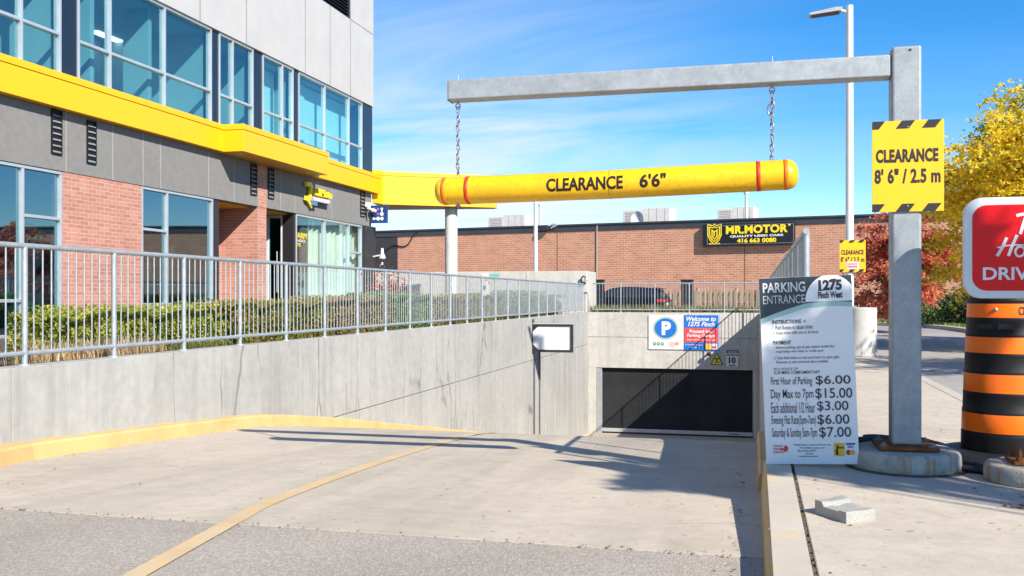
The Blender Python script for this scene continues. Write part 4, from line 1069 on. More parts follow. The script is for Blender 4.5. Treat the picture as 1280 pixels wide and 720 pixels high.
m = MB(); text(m, 'P', gx(827.2), gx(838.8), gz(419), gz(401.8), y-.006, 0, .055); m.build('lettering', M_sw, t)
m = MB()
for px in (818.2, 823.1, 828): disc(m, gx(px), gz(430), 2.15*k, 2.3*k, y, 16)
m.build('green_badge', plain('badge_green', (.02,.22,.10), .5), t)
m = MB()
for px in (818.2, 823.1, 828): text(m, 'P', gx(px-.8), gx(px+.9), gz(431.2), gz(428.8), y-.002, 0, .05)
m.build('lettering', M_sw, t)
m = MB()
for i, s in enumerate(('CANADA', 'WIDE', 'PARKING')): text(m, s, gx(836), gx(843-(2 if i == 1 else 0)), gz(429.2+i*2.1), gz(427.6+i*2.1), y, 0, .01)
m.add([(gx(a), y, gz(b_)) for a, b_ in ((842,429),(842,431),(845,431),(845.6,432.4),(846.6,431.4),(848.4,431.6),(848,430),(848.8,428.6),(847.4,428.2),(846.8,426.6),(845.4,427.6),(845,429))], [list(range(12))[::-1]]); m.build('red_emblem', plain('emblem_soft_red', (.70,.25,.2), .5), t)
t = thing('welcome_sign', (gx(877), GV, gz(437)), 'blue and red welcome sign directing drivers into the garage', 'sign')
m = MB(); m.box(gx(854.8), gx(899), GV-.03, GV-.002, gz(437.5), gz(393.8)); m.build('panel', M_blue, t, bevel=.004)
m = MB(); quad(m, 855, 897.6, 410, 427.5, y); m.build('red_band', M_red, t)
m = MB(); quad(m, 897.6, 898.9, 394, 437.4, y); m.build('pale_edge', plain('edge_blue', (.25,.42,.65), .5), t)
m = MB(); y2 = y-.002
text(m, 'Welcome to', gx(858), gx(895), gz(401.2), gz(395.5), y2, 0, .03, .28); text(m, '1275 Finch', gx(860), gx(893.5), gz(407.8), gz(402), y2, 0, .03, .28)
text(m, 'Proceed Into', gx(862), gx(891), gz(416), gz(411.6), y2, 0, .03); text(m, 'Parking Garage', gx(859), gx(893.5), gz(422), gz(417), y2, 0, .03); text(m, 'Door will automatically open', gx(859), gx(895), gz(426), gz(423.2), y2, 0, .012)
text(m, 'To Non-Residents using', gx(856), gx(878), gz(432), gz(429.6), y2, 0, .012); text(m, 'Lobby', gx(864), gx(871), gz(435.4), gz(432.8), y2, 0, .012)
m.build('lettering', M_sw, t)
m = MB(); quad(m, 882, 889, 429, 436.2, y2); m.build('yellow_emblem', plain('emblem_yellow2', (.8,.45,.04), .5), t)
m = MB(); quad(m, 889.3, 896.6, 429, 436.2, y2); cdp = m.build('card_panel', M_sw, t)
m = MB(); disc(m, gx(891.5), gz(433.5), 1.6*k, 1.6*k, y2-.002, 14); disc(m, gx(894), gz(433.5), 1.6*k, 1.6*k, y2-.003, 14); m.build('card_emblem', M_red, cdp)
t = thing('warning_sign', (gx(896), GV, gz(455)), 'yellow triangular warning sign with black figure above the garage door', 'sign')
m = MB(); m.prism([(gx(887.8), gz(455.2)), (gx(904), gz(455.2)), (gx(896.2), gz(440))], GV-.02, GV-.001, 'y'); m.build('panel', M_blk, t)
m = MB(); m.prism([(gx(889.4), gz(454.4)), (gx(902.4), gz(454.4)), (gx(896.2), gz(442))], GV-.024, GV-.02, 'y'); m.build('face', plain('warning_yellow', (.80,.62,.02), .5), t)
m = MB(); y3 = GV-.026
ribbon(m, [(gx(892.8), gz(447.6)), (gx(899.4), gz(447.6))], 1.3*k, y3); ribbon(m, [(gx(896.6), gz(448.4)), (gx(895.6), gz(451)), (gx(893.6), gz(453.4))], 1.2*k, y3); ribbon(m, [(gx(895.9), gz(450.6)), (gx(898.4), gz(451.6)), (gx(898.6), gz(453.6))], 1.1*k, y3); disc(m, gx(896), gz(448.8), .9*k, .9*k, y3-.001, 10)
m.build('figure', M_blk, t)
t = thing('speed_sign', (gx(915), GV, gz(457)), 'small white maximum 10 speed plate with a black header', 'sign')
m = MB(); m.box(gx(907.8), gx(923), GV-.02, GV-.001, gz(457.2), gz(436.6)); m.build('panel', M_sw, t, bevel=.003)
m = MB(); quad(m, 908, 922.8, 436.8, 440.6, GV-.0225); m.build('header', M_blk, t)
m = MB(); text(m, 'GARAGE', gx(909.5), gx(921.5), gz(439.9), gz(437.7), GV-.024, 0, .03); m.build('white_lettering', M_sw, t)
m = MB(); text(m, 'MAXIMUM', gx(908.6), gx(922.2), gz(444), gz(441.6), GV-.0225, 0, .03); text(m, '10', gx(911), gx(919.8), gz(453), gz(445.4), GV-.0225, 0, .05); text(m, 'km/h', gx(911.6), gx(919.4), gz(456.6), gz(454), GV-.0225, 0, .03); m.build('lettering', M_blk, t)
t = thing('security_camera', (gx(886.5), GV, gz(442)), 'small black dome camera above the garage door below the welcome sign', 'camera')
m = MB(); m.tube([(gx(886.5),GV,gz(440.5)),(gx(886.5),GV-.22,gz(440.5))], .035, 10); m.build('arm', M_dark, t)
m = MB(); m.sphere((gx(886.5),GV-.24,gz(441.6)), .085, 14, sc=(1,1,.9)); m.build('dome', M_black, t)
# blank lit box sign fixed to the left ramp wall
bv_ = 25.9; bu0, bu1 = bv_*tt(661.5), bv_*tt(716); bzt, bzb = zz(404.5, bu0, bv_), zz(440, bu0, bv_)
t = thing('blank_sign', (-5.98, bv_, bzb), 'blank white box sign in a black frame projecting from the left ramp wall', 'sign')
m = MB(); w = .07
m.box(bu0, bu1, bv_, bv_+.09, bzt-w, bzt-.012); m.box(bu0, bu1, bv_, bv_+.09, bzb, bzb+w); m.box(bu0, bu0+.09, bv_, bv_+.09, bzb+w, bzt-w); m.box(bu1-w, bu1, bv_, bv_+.09, bzb+w, bzt-w)
c_ = .16
m.prism([(bu0+.09,bzt-w),(bu0+.09+c_,bzt-w),(bu0+.09,bzt-w-c_)], bv_+.01, bv_+.085, 'y'); m.prism([(bu0+.09,bzb+w),(bu0+.09,bzb+w+c_),(bu0+.09+c_,bzb+w)], bv_+.01, bv_+.085, 'y')
m.build('frame', M_dark, t, bevel=.004)
m = MB(); m.box(bu0+.088, bu1-w+.002, bv_+.03, bv_+.08, bzb+w-.002, bzt-w+.002); m.build('face', plain('blank_acrylic', (.62,.64,.66), .3, var=.015), t)
m = MB(); m.box(bu0-.01, bu1+.01, bv_-.01, bv_+.10, bzt-.012, bzt+.015); m.build('cover_strip', M_alu, t)
m = MB(); m.box(-6.02, bu0+.02, bv_+.03, bv_+.11, bzt-.2, bzt-.12); m.box(-6.02, bu0+.02, bv_+.03, bv_+.11, bzb+.12, bzb+.2); m.box(-6.001, -5.985, bv_-.02, bv_+.16, bzb-.05, bzt+.12); m.build('bracket', M_dark, t)
m = MB(); uu = -5.97; pv_ = fv(674.8, uu); m.tube([(uu,pv_,bzt-.3),(uu,pv_,g(pv_))], .022, 8)
o = m.build('conduit_pipe', plain('conduit', (.16,.17,.17), .5, .3), L=(uu,pv_,g(pv_))); tag(o, 'thin dark conduit running down the left ramp wall below the blank sign', 'conduit')
m = MB(); u_, v_ = bv_*tt(671), bv_-.4

# ------------------------------------------------------------------ concrete wall, column and bits behind the left railing
t = thing('concrete_wall', (-9, 35.6, -.7), 'pale concrete wall at the far end of the hedge in front of the brick building', 'wall')
cu0 = 35.55*tt(734); zt0 = zz(338.8, cu0, 35.55)
m = MB(); 
for a, b_ in ((-19,-15.0),(-14.985,-11.4),(-11.385,-8.5),(-8.485,cu0)): m.box(a, b_, 35.55, 37.6, -1.2, zt0)
m.build('concrete_face', concrete('pale_concrete', (.52,.50,.46), blot=.08), t, bevel=.02)
m = MB(); zw = zz(352, cu0, 35.5); x = 35.5*tt(727); xe = 35.5*tt(733.5)
m.tube(smooth_pts([(x,35.56,zw-.15),(x,35.5,zw-.12),(x,35.45,zw+.12),(x+.1,35.42,zw+.2),(xe-.03,35.4,zw+.12)], 5), .025, 8); 
o = thing('wall_light', (x,35.55,zw), 'small gooseneck light on the end of the pale concrete wall', 'wall light'); m.build('arm', M_dark, o)
m = MB(); m.lathe([(.02,.10),(.05,.08),(.10,0),(.0001,.01)], (xe,35.40,zw+.04), 14); m.build('shade', M_alu, o)
cxn, cvn = site(564, 32.9)
t = thing('concrete_column', (cxn, cvn, -.7), 'round pale concrete column holding up the yellow canopy', 'column')
m = MB(); m.tube([(cxn,cvn,-.75),(cxn,cvn,zb_ if False else 3.0)], .215, 28); m.build('shaft', concrete('column_concrete', (.60,.585,.55), blot=.08), t)
m = MB(); m.lathe([(.26,-.02),(.26,.06),(.22,.07)], (cxn,cvn,-.7), 28); m.build('foot_ring', M_wall2, t)
spu = -6.75; spv = fv(607, spu)
t = thing('sign_post', (spu, spv, -.7), 'square pale post with a small teal plate behind the left railing', 'post')
m = MB(); m.box(spu-.09, spu+.09, spv-.09, spv+.09, -.75, zz(342, spu, spv)); m.build('post', plain('post_beige', (.55,.53,.49), .6), t, bevel=.01)
m = MB(); a = spv*tt(611); b_ = spv*tt(624.5); m.box(a-.05, b_, spv-.02, spv+.02, zz(346.5,a,spv), zz(342.5,a,spv)); m.build('plate', plain('plate_teal', (.12,.42,.38), .5), t)
m = MB(); m.box(spv*tt(607.5), spv*tt(619), spv-.11, spv-.092, zz(350,a,spv), zz(348,a,spv)); m.build('small_plate', plain('plate_red', (.55,.30,.28), .5), t)
m = MB(); m.box(spv*tt(606), spv*tt(608.6), spv-.13, spv-.092, zz(361,a,spv), zz(357,a,spv)); m.build('lock_box', M_dark, t)
# hanging corner sign, camera, lamp, planter by the corner of the office
V_ = VC-.35; t = thing('corner_sign', (bu(463,V_), V_, zz(279,bu(463,V_),V_)), 'square navy sign with coloured dots at the office corner', 'sign')
x0, x1 = bu(463.2,V_), bu(484,V_); z0, z1 = zz(279,x0,V_), zz(257,x0,V_); m = MB(); m.box(x0, x1, V_, V_+.07, z0, z1); m.build('panel', plain('sign_navy', (.008,.045,.16), .45), t, bevel=.006)
def dp(fx, fz): return (x0+(x1-x0)*fx, z1-(z1-z0)*fz)
yq = V_-.003; rr0 = (x1-x0)*.075
m = MB(); disc(m, *dp(.2,.21), rr0, rr0, yq, 16); m.build('yellow_dot', M_ysign, t)
m = MB()
for p in ((.45,.21),(.2,.48),(.45,.48)): disc(m, *dp(*p), rr0, rr0, yq, 16)
m.build('violet_dot', plain('dot_violet', (.28,.13,.48), .5), t)
m = MB(); disc(m, *dp(.68,.2), rr0, rr0, yq, 16); disc(m, *dp(.68,.49), rr0*1.5, rr0*1.5, yq, 18); disc(m, *dp(.2,.75), rr0, rr0, yq, 16); disc(m, *dp(.46,.75), rr0*1.5, rr0*1.5, yq, 18); disc(m, *dp(.69,.75), rr0*1.35, rr0*1.35, yq, 18)
ribbon(m, [dp(.68,.2), dp(.68,.34), dp(.68,.49)], [rr0*1.4, rr0*.8, rr0*2], yq-.0005); ribbon(m, [dp(.2,.75), dp(.33,.75), dp(.46,.75)], [rr0*1.4, rr0*.8, rr0*2], yq-.0005)
m.build('white_shape', M_sw, t)
m = MB(); m.box(-11.98, x0+.02, V_+.015, V_+.055, z1-.25, z1-.2); m.build('bracket', M_dark, t)
cv2 = V_-.25; cuu = -11.7; t = thing('security_camera', (-11.95, cv2, zz(260,cuu,cv2)), 'white double security camera on the grey panel at the office corner', 'camera')
zc0 = zz(260, cuu, cv2)
m = MB(); m.box(-11.985, -11.84, cv2-.10, cv2+.10, zc0+.02, zc0+.18); m.build('junction_box', M_wpaint, t, bevel=.02)
m = MB(); m.tube([(-11.86,cv2-.1,zc0-.02),(-11.66,cv2-.18,zc0-.09)], [.05,.045], 12); m.tube([(-11.86,cv2+.1,zc0-.03),(-11.68,cv2+.15,zc0-.1)], .05, 12); m.build('camera_body', M_wpaint, t)
m = MB(); m.tube([(-11.9,cv2,zc0+.05),(-11.85,cv2,zc0-.1),(-11.88,cv2,zc0-.3)], .02, 8); m.build('cable', M_dark, t)
wl = -11.75; wv_ = VC+.05; zw = zz(325, wl, wv_); t = thing('wall_light', (-11.9, wv_, zw), 'small white cone light on the charcoal corner of the office', 'wall light')
m = MB(); m.lathe([(.0001,.36),(.04,.34),(.05,.2),(.11,.05),(.10,.0),(.0001,.03)], (-11.62,wv_-.15,zw+.02), 14); m.build('shade', M_wpaint, t)
m = MB(); m.tube([(-11.93,wv_-.15,zw+.1),(-11.65,wv_-.15,zw+.15)], .03, 8); m.tube([(-11.62,wv_-.15,zw-.16),(-11.62,wv_-.15,zw-.08)], .03, 8); m.build('arm', M_wpaint, t)
# carved shop sign: tall first letter, script, small word under it
lv0, lv1 = gv(377.5), gv(407.5); lz = lambda y, px=392: zz(y, U, gv(px))
t = thing('shop_sign', (-11.98, lv0, lz(247)), 'raised yellow script shop sign with a tall first letter on the grey panel', 'sign')
m = MB(); H_ = lz(228, 381)-lz(256, 381)
zt_l, zb_l = lz(228.5, 381), lz(254, 381)
def lv_(f): return lv0+(lv1-lv0)*f
def rb_pts(pts, w, d=.12):
    for i in range(len(pts)-1):
        (a, z), (b2, z2) = pts[i], pts[i+1]; l = sqrt((b2-a)**2+(z2-z)**2); n_ = (-(z2-z)/l*w/2, (b2-a)/l*w/2)
        m.prism([(a+n_[0],z+n_[1]),(a-n_[0],z-n_[1]),(b2-n_[0],z2-n_[1]),(b2+n_[0],z2+n_[1])], -11.94+.0004*i, -11.94+d+.0004*i, 'x')
zh = zt_l-zb_l
rb_pts([(lv_(.02),zt_l-.06),(lv_(.24),zt_l-.03),(lv_(.22),zt_l-.35*zh),(lv_(.17),zb_l+.33*zh),(lv_(.10),zb_l+.08),(lv_(.0),zb_l+.13)], .12, .07)
rb_pts([(lv_(.12),zb_l+.06),(lv_(.25),zb_l-.10)], .08, .06)
vs, fs = text_geo('uliMoto', .02, .25)
text(m, 'uliMoto', lv_(.30), lv_(1.0), zb_l+.42*zh, zb_l+.80*zh, -11.80, 0, .03, .2, 'u', thick=.10)
m.build('script_lettering', plain('sign_lemon', (.80,.62,.02), .4, var=.06), t)
m = MB(); m.box(-11.94, -11.82, lv_(.22), lv_(.93), zb_l+.14*zh, zb_l+.36*zh); bdb = m.build('lower_bar', plain('bar_grey', (.38,.37,.40), .5), t)
m = MB()
for k in range(10): m.box(-11.83, -11.817, lv_(.26+.065*k), lv_(.30+.065*k), zb_l+.18*zh, zb_l+.32*zh)
m.build('worn_lettering', M_sw, bdb)
m = MB(); m.box(-11.985, -11.94, lv_(.1), lv_(.9), zb_l+.2*zh, zb_l+.28*zh); m.build('mounting_rail', M_dark, t)
m = MB(); m.box(-11.94, -11.83, lv_(.20), lv_(.40), zb_l-.04, zb_l+.12*zh); m.build('blue_tag', plain('tag_blue', (.10,.19,.38), .5), t)
# timber planter
pu_, pv2 = -7.6, fv(479, -7.6)
t = thing('timber_planter', (pu_, pv2, -.7), 'square timber planter with a reddish plant near the office corner', 'planter')
a, b_ = pv2*tt(467), pv2*tt(492); m = MB()
for k in range(4): z = -.7+k*.19; m.box(a, b_, pv2, pv2+.7, z, z+.18)
m.build('timber_box', plain('planter_timber', (.36,.25,.17), .8, var=.2, vs=6), t, bevel=.006)

# ------------------------------------------------------------------ leaves
def leaf_mesh(mb, pts, size, rnd, flat=.6, mi=0, asp=.55):
    for p in pts:
        s = size*rnd.uniform(.6, 1.35); n = Vector((rnd.gauss(0,1), rnd.gauss(0,1), rnd.gauss(0,1)+flat)).normalized()
        a = n.orthogonal().normalized(); a = (Matrix.Rotation(rnd.random()*2*pi, 3, n) @ a); b2 = n.cross(a)
        p = Vector(p); k = n*s*.18
        mb.add([p-a*s, p+b2*s*asp-k, p+a*s, p-b2*s*asp-k], [(0,1,2,3)], mi)
def bush_pts(rnd, c, r, n, box=False):
    o = []
    for i in range(n):
        if box:
            w = rnd.random()
            x, y, z = rnd.uniform(-1,1), rnd.uniform(-1,1), rnd.uniform(-1,1)
            q = rnd.random(); e = 1-abs(rnd.gauss(0,.10))
            if q < .42: z = e
            elif q < .78: x = e*(1 if rnd.random() < .75 else -1)
            elif q < .92: y = e*rnd.choice((-1,1))
        else:
            d = Vector((rnd.gauss(0,1), rnd.gauss(0,1), rnd.gauss(0,1))).normalized()*(1-abs(rnd.gauss(0,.22))); x, y, z = d
        bl = 1+.10*sin(c[1]*3+y*r[1]*4.3)+.08*sin(y*r[1]*9.1+x*5)+.05*sin(x*7+z*6)
        o.append((c[0]+x*r[0]*bl, c[1]+y*r[1], c[2]+z*r[2]*(bl if z > 0 else 1)))
    return o
def hedge(name, v0, v1, u0, u1, top, n, stops, label, cat='hedge', group='hedge plants along the left railing', size=.025, seed=1, box=True):
    rnd = random.Random(seed); c = ((u0+u1)/2, (v0+v1)/2, (top-.68)/2); r = ((u1-u0)/2, (v1-v0)/2, (top+.68)/2)
    t = thing(name, (c[0], c[1], -.70), label, cat, group)
    n = int(n*2.6); m = MB(); leaf_mesh(m, bush_pts(rnd, c, r, n, box), size, rnd)
    for i in range(int(n*.05)):   # shoots standing proud of the clipped top
        x, y = rnd.uniform(u0, u1), rnd.uniform(v0, v1); leaf_mesh(m, [(x, y, top+rnd.random()**2*.09)], size, rnd)
    m.build('foliage', leaf_mat(name+'_leaf', stops), t)
    m = MB()
    for i in range(int((v1-v0)*9)):
        x, y = rnd.uniform(u0+.12, u1-.12), rnd.uniform(v0+.05, v1-.05)
        m.tube([(x,y,-.72),(x+rnd.uniform(-.1,.1),y+rnd.uniform(-.1,.1),(top-.7)/2),(x+rnd.uniform(-.22,.22),y+rnd.uniform(-.2,.2),top-.1)], [.012,.009,.003], 5)
    m.box(u0+.3, u1-.3, v0+.15, v1-.15, -.72, top-.34)  # solid dark block added as the hedge core
    m.build('stems', plain('hedge_twigs_core', (.055,.045,.025), .95, var=.5, vs=14), t)
YG = [(0,(.11,.19,.03)),(.35,(.22,.28,.045)),(.7,(.38,.37,.055)),(1,(.55,.46,.07))]
MG = [(0,(.09,.14,.03)),(.5,(.24,.25,.05)),(.8,(.40,.31,.05)),(1,(.32,.17,.07))]
RB = [(0,(.14,.17,.05)),(.4,(.28,.24,.08)),(.7,(.36,.20,.10)),(1,(.44,.34,.11))]
GG = [(0,(.10,.18,.06)),(.5,(.19,.29,.09)),(1,(.30,.38,.14))]
SG = [(0,(.14,.18,.10)),(.5,(.23,.27,.16)),(1,(.32,.32,.19))]
hedge('hedge', 8.55, 11.6, -7.75, -6.85, -.19, 9000, YG, 'yellow-green clipped hedge nearest the camera behind the left railing', seed=2)
hedge('hedge', 11.55, 14.6, -7.7, -6.75, -.13, 8500, MG, 'hedge with mixed green, gold and russet leaves next to the yellow-green one', seed=3)
hedge('hedge', 14.5, 17.2, -7.75, -6.70, -.08, 7000, RB, 'reddish brown hedge stretch in front of the brick pier', seed=4)
hedge('hedge', 17.1, 19.3, -7.75, -6.70, .0, 6000, GG, 'fresh green bushy hedge stretch in front of the glazed entrance', seed=5)
hedge('hedge', 19.2, 22.6, -7.7, -6.70, -.08, 6500, RB, 'russet hedge stretch in front of the curtained window', seed=6)
hedge('hedge', 22.7, 25.4, -7.7, -6.70, -.02, 4500, MG, 'hedge of green and brown leaves between the timber planter and the column', seed=7, size=.032)
hedge('shrub', 25.3, 27.6, -7.7, -6.70, -.0, 4000, SG, 'grey-green shrub left of the square pale post', 'shrub', seed=8, size=.032, box=False)
hedge('shrub', 27.9, 30.8, -7.8, -6.60, .08, 4500, GG, 'rounded bright green shrub behind the railing near the concrete wall', 'shrub', seed=9, size=.04, box=False)
hedge('shrub', 31.2, 33.6, -7.6, -6.50, -.05, 3200, SG, 'low greyish shrub farthest along the left railing', 'shrub', seed=10, size=.04, box=False)
m = MB(); rn = random.Random(12); leaf_mesh(m, [( (a+b_)/2+rn.gauss(0,.22)-7.6+7.6, pv2+.35+rn.gauss(0,.15), .10+abs(rn.gauss(0,.16))) for i in range(420)], .04, rn)
PC = thing('potted_plant', ((pv2*tt(467)+pv2*tt(492))/2, pv2+.35, .05), 'small plant with red leaves in the timber planter', 'plant')
m = MB(); xc = (pv2*tt(467)+pv2*tt(492))/2; leaf_mesh(m, [(xc+rn.gauss(0,.2), pv2+.35+rn.gauss(0,.15), .08+abs(rn.gauss(0,.2))) for i in range(420)], .045, rn); m.build('foliage', leaf_mat('red_plant', [(0,(.35,.05,.04)),(.6,(.5,.12,.08)),(1,(.12,.14,.05))]), PC)
# tall dry ornamental grass in front of the hedge
def blades(mb, rnd, n, f, hmin, hmax, w=.006, lean=.35):
    for i in range(n):
        x, y, z = f(); h = rnd.uniform(hmin, hmax); a = rnd.random()*2*pi; l = h*rnd.uniform(.1, lean); dx, dy = cos(a), sin(a); ww = w*rnd.uniform(.6,1.3)
        mb.add([(x-dy*ww,y+dx*ww,z),(x+dy*ww,y-dx*ww,z),(x+dx*l*.35+dy*ww*.7,y+dy*l*.35-dx*ww*.7,z+h*.6),(x+dx*l*.35-dy*ww*.7,y+dy*l*.35+dx*ww*.7,z+h*.6),(x+dx*l,y+dy*l,z+h)], [(0,1,2,3),(3,2,4)])
m = MB(); rn = random.Random(21)
blades(m, rn, 1700, lambda: (rn.uniform(-6.85,-6.35), rn.choice((7.75,8.1,8.5,8.9,9.3))+rn.gauss(0,.09), -.70), .12, .31, .0045, .6)
o = m.build('ornamental_grass', leaf_mat('straw', [(0,(.30,.20,.10)),(.5,(.48,.35,.20)),(1,(.58,.46,.30))], .2), L=(-6.6,8.5,-.7)); tag(o, 'dry straw-coloured ornamental grass at the hedge foot behind the left railing', 'grass clump')
m = MB(); blades(m, rn, 500, lambda: (rn.uniform(-6.9,-6.35), rn.uniform(9.6,11.2), -.70), .08, .22, .0045, .5); blades(m, rn, 900, lambda: (rn.uniform(-6.8,-6.35), rn.uniform(11.2,34), -.70), .05, .16, .006, .6)
tag(m.build('weeds', leaf_mat('weed_green', [(0,(.06,.10,.03)),(.6,(.14,.17,.05)),(1,(.30,.25,.10))], .2)), kind='stuff')
m = MB(); blades(m, rn, 7000, lambda: (rn.uniform(-6,1.4), 35.5+rn.random()**2*2.2, -.67), .08, .40, .010, .7)
tag(m.build('grass', leaf_mat('bank_grass', [(0,(.08,.12,.03)),(.5,(.22,.22,.07)),(1,(.42,.34,.16))], .2)), kind='stuff')

# ------------------------------------------------------------------ brick building far behind
p1 = Vector(site(1040, 59.6)); p0 = Vector(site(480, 73.4)); dr_ = (p1-p0); Lw = dr_.length; dr_.normalize()
yaw = math.atan2(dr_.y, dr_.x)
EX = 12.0; OW = p0-dr_*EX
HW = 5.0
def wx(px):   # distance along the wall from its left end for a column of the photo
    t_ = (px-CX)/F; d = Vector((t_*CT-ST, t_*ST+CT)); a = dr_; b2 = -d
    det = a.x*b2.y-a.y*b2.x; r = -OW; return (r.x*b2.y-r.y*b2.x)/det
def wz(px, y):
    s = wx(px); P = OW+dr_*s; return (HY-y)/F*dep(P.x, P.y)
bw = thing('brick_warehouse', (OW.x, OW.y, -1.17), 'long low red brick building with a dark roof edge across the back', 'building', rot=(0,0,yaw))
LOC[bw.name] = (0,0,0)   # children of this thing are built in its own frame: x along the wall, y into the building, z from the ground
zg = 1.17
xd = wx(497)
m = MB(); m.box(xd+.002, Lw+EX+70, 0, 25, 0, HW+zg-.5); m.build('brick_wall', M_brick2, bw)
m = MB(); m.box(0, xd, -.01, 25, 0, HW+zg-.5); m.build('painted_wall', brick_mat('dark_painted_brick', (.035,.037,.042), (.045,.046,.05), (.03,.03,.034), w=.44, h=.148, ms=.012), bw)
m = MB(); m.box(-.05, Lw+EX+70.05, -.06, 25.05, HW+zg-.5, HW+zg-.12); m.box(-.12, Lw+EX+70.1, -.14, 25.1, HW+zg-.118, HW+zg); m.build('roof_edge', plain('roof_flashing', (.035,.037,.045), .5, var=.2, vs=1), bw, bevel=.01)
m = MB(); m.box(.1, Lw+EX+70, .1, 25, HW+zg-.3, HW+zg-.1)
for px in (696.5, 931): 
    s = wx(px); m.box(s-.02, s+.02, -.012, .03, 0, HW+zg-.5)
m.build('control_joint', plain('joint_brown', (.09,.045,.03), .9), bw)
def wobj(name, s, z, label, cat, group=None):
    P = OW+dr_*s; t = thing(name, (P.x, P.y, z), label, cat, group, (0,0,yaw)); LOC[t.name] = (0,0,0); return t
# billboard
s0_, s1_ = wx(880.5), wx(994.5); zb1 = wz(937, 307); zt1 = wz(937, 279.5)
t = wobj('shop_sign', s0_, zb1, 'black and yellow used car shop sign high on the brick wall', 'sign'); Ws = s1_-s0_; Hs = zt1-zb1
m = MB(); m.box(0, Ws, -.42, -.01, 0, Hs); m.build('box', plain('sign_black', (.010,.011,.016), .3, var=.3), t, bevel=.02)
m = MB(); 
for a_, b2_, c_, d_ in ((.28,Ws-.06,.10,.125),(.28,Ws-.06,Hs-.125,Hs-.10),(.28,.305,.125,Hs-.125),(Ws-.085,Ws-.06,.125,Hs-.125)): m.box(a_, b2_, -.432, -.421, c_, d_)
m.build('trim_line', plain('trim_grey', (.22,.23,.25), .4), t)
f = lambda px: (px-880.5)/114*Ws; q = lambda y: Hs*(1-y)
m = MB(); yy = -.424
text(m, 'MR.MOTOR', f(910), f(986.5), q(.475), q(.10), yy, 0, .045, rise=.03, space=1.06); disc(m, f(988.3), q(.12), .07, .07, yy, 12); text(m, '416 663 0080', f(924), f(972.5), q(.88), q(.68), yy, 0, .04)
sc_ = f(895.5); 
def shield(k, y):
    pts = [(-.5,.5),(-.12,.42),(0,.5),(.12,.42),(.5,.5),(.5,-.05),(.32,-.32),(0,-.52),(-.32,-.32),(-.5,-.05)]
    return [(sc_+x*.86*k, q(.45)+z*1.28*k) for x, z in pts]
def loop(k, w): ribbon(m, shield(k,0)+[shield(k,0)[0]], w, yy)
loop(1.0, .07); loop(.74, .07)
ribbon(m, [(sc_-.16, q(.26)), (sc_-.16, q(.55)), (sc_, q(.68)), (sc_+.16, q(.55)), (sc_+.16, q(.26))], .08, yy); ribbon(m, [(sc_-.02, q(.30)), (sc_-.02, q(.55))], .09, yy); ribbon(m, [(sc_-.2, q(.24)), (sc_, q(.36)), (sc_+.2, q(.24))], .07, yy)
text(m, 'MR.MOTOR', f(888.5), f(903), q(.92), q(.86), yy, 0, .05)
m.build('yellow_lettering', plain('lettering_yellow', (.80,.60,.01), .4), t)
m = MB(); text(m, 'QUALITY USED CARS', f(915), f(981), q(.645), q(.535), yy, 0, .05, rise=.02); m.build('white_lettering', M_sw, t)
# roof units
for pa, pb_, ya, dp_, nm, lb in ((610,656,269.5,6,'rooftop_unit','pale rooftop air unit left of the far thin pole'),(778.5,836.5,261.5,5,'rooftop_unit','wide grey rooftop air unit with a dish behind the clearance bar'),(896.5,942,259.5,6,'rooftop_unit','grey rooftop air unit above the black and yellow shop sign')):
    def rx(px):
        t_ = (px-CX)/F; d = Vector((t_*CT-ST, t_*ST+CT)); n_ = Vector((-dr_.y, dr_.x)); Pq = OW+n_*dp_; b2 = -d; det = dr_.x*b2.y-dr_.y*b2.x; r = -Pq; s = (r.x*b2.y-r.y*b2.x)/det; Q = Pq+dr_*s; return s, Q
    sa, Qa = rx(pa); sb, Qb = rx(pb_); zt3 = (HY-ya)/F*dep(Qa.x, Qa.y)
    t = thing(nm, (Qa.x, Qa.y, HW-.1), lb, 'rooftop unit', 'rooftop units on the brick building', (0,0,yaw)); LOC[t.name] = (0,0,0); w_ = sb-sa; h_ = zt3-HW+.1
    m = MB(); m.box(0, w_*.42, 0, 1.8, 0, h_*.93); m.box(w_*.425, w_, .02, 1.9, 0, h_); m.build('casing', plain('unit_beige', (.56,.53,.50), .55, var=.08), t, bevel=.02)
    m = MB(); 
    for k in range(9): m.box(w_*.05, w_*.38, -.012, -.002, h_*(.15+.08*k), h_*(.18+.08*k))
    for k in range(3): m.box(w_*(.56+.17*k), w_*(.565+.17*k), .008, .018, .05, h_-.05)
    m.build('grille', plain('unit_grille', (.25,.24,.23), .5), t)
    if pa == 778.5:
        m = MB(); m.lathe([(.0001,.0),(.3,.05),(.55,.18),(.6,.24)], (0,0,0), 20)
        m.v = [(w_*.38+x*.8, -.5-z, .62+y) for x, y, z in m.v]; m.build('satellite_dish', plain('dish_grey', (.55,.55,.55), .5), t)
for px, y0, lb in ((648.3, 255, 'slim white vent pipe on the roof beside the leftmost rooftop unit'), (911.5, 240, 'slim white vent pipe on the roof above the shop sign')):
    s = wx(px)+.6; P = OW+dr_*s+Vector((-dr_.y, dr_.x))*2.5; z = (HY-y0)/F*dep(P.x, P.y)
    m = MB(); m.tube([(P.x,P.y,HW-.2),(P.x,P.y,z-.12)], .10, 10); m.tube([(P.x,P.y,z-.12),(P.x,P.y,z)], .17, 10)
    tag(m.build('vent_pipe', M_wpaint, L=(P.x,P.y,HW-.2)), lb, 'vent pipe', 'vent pipes on the brick building')
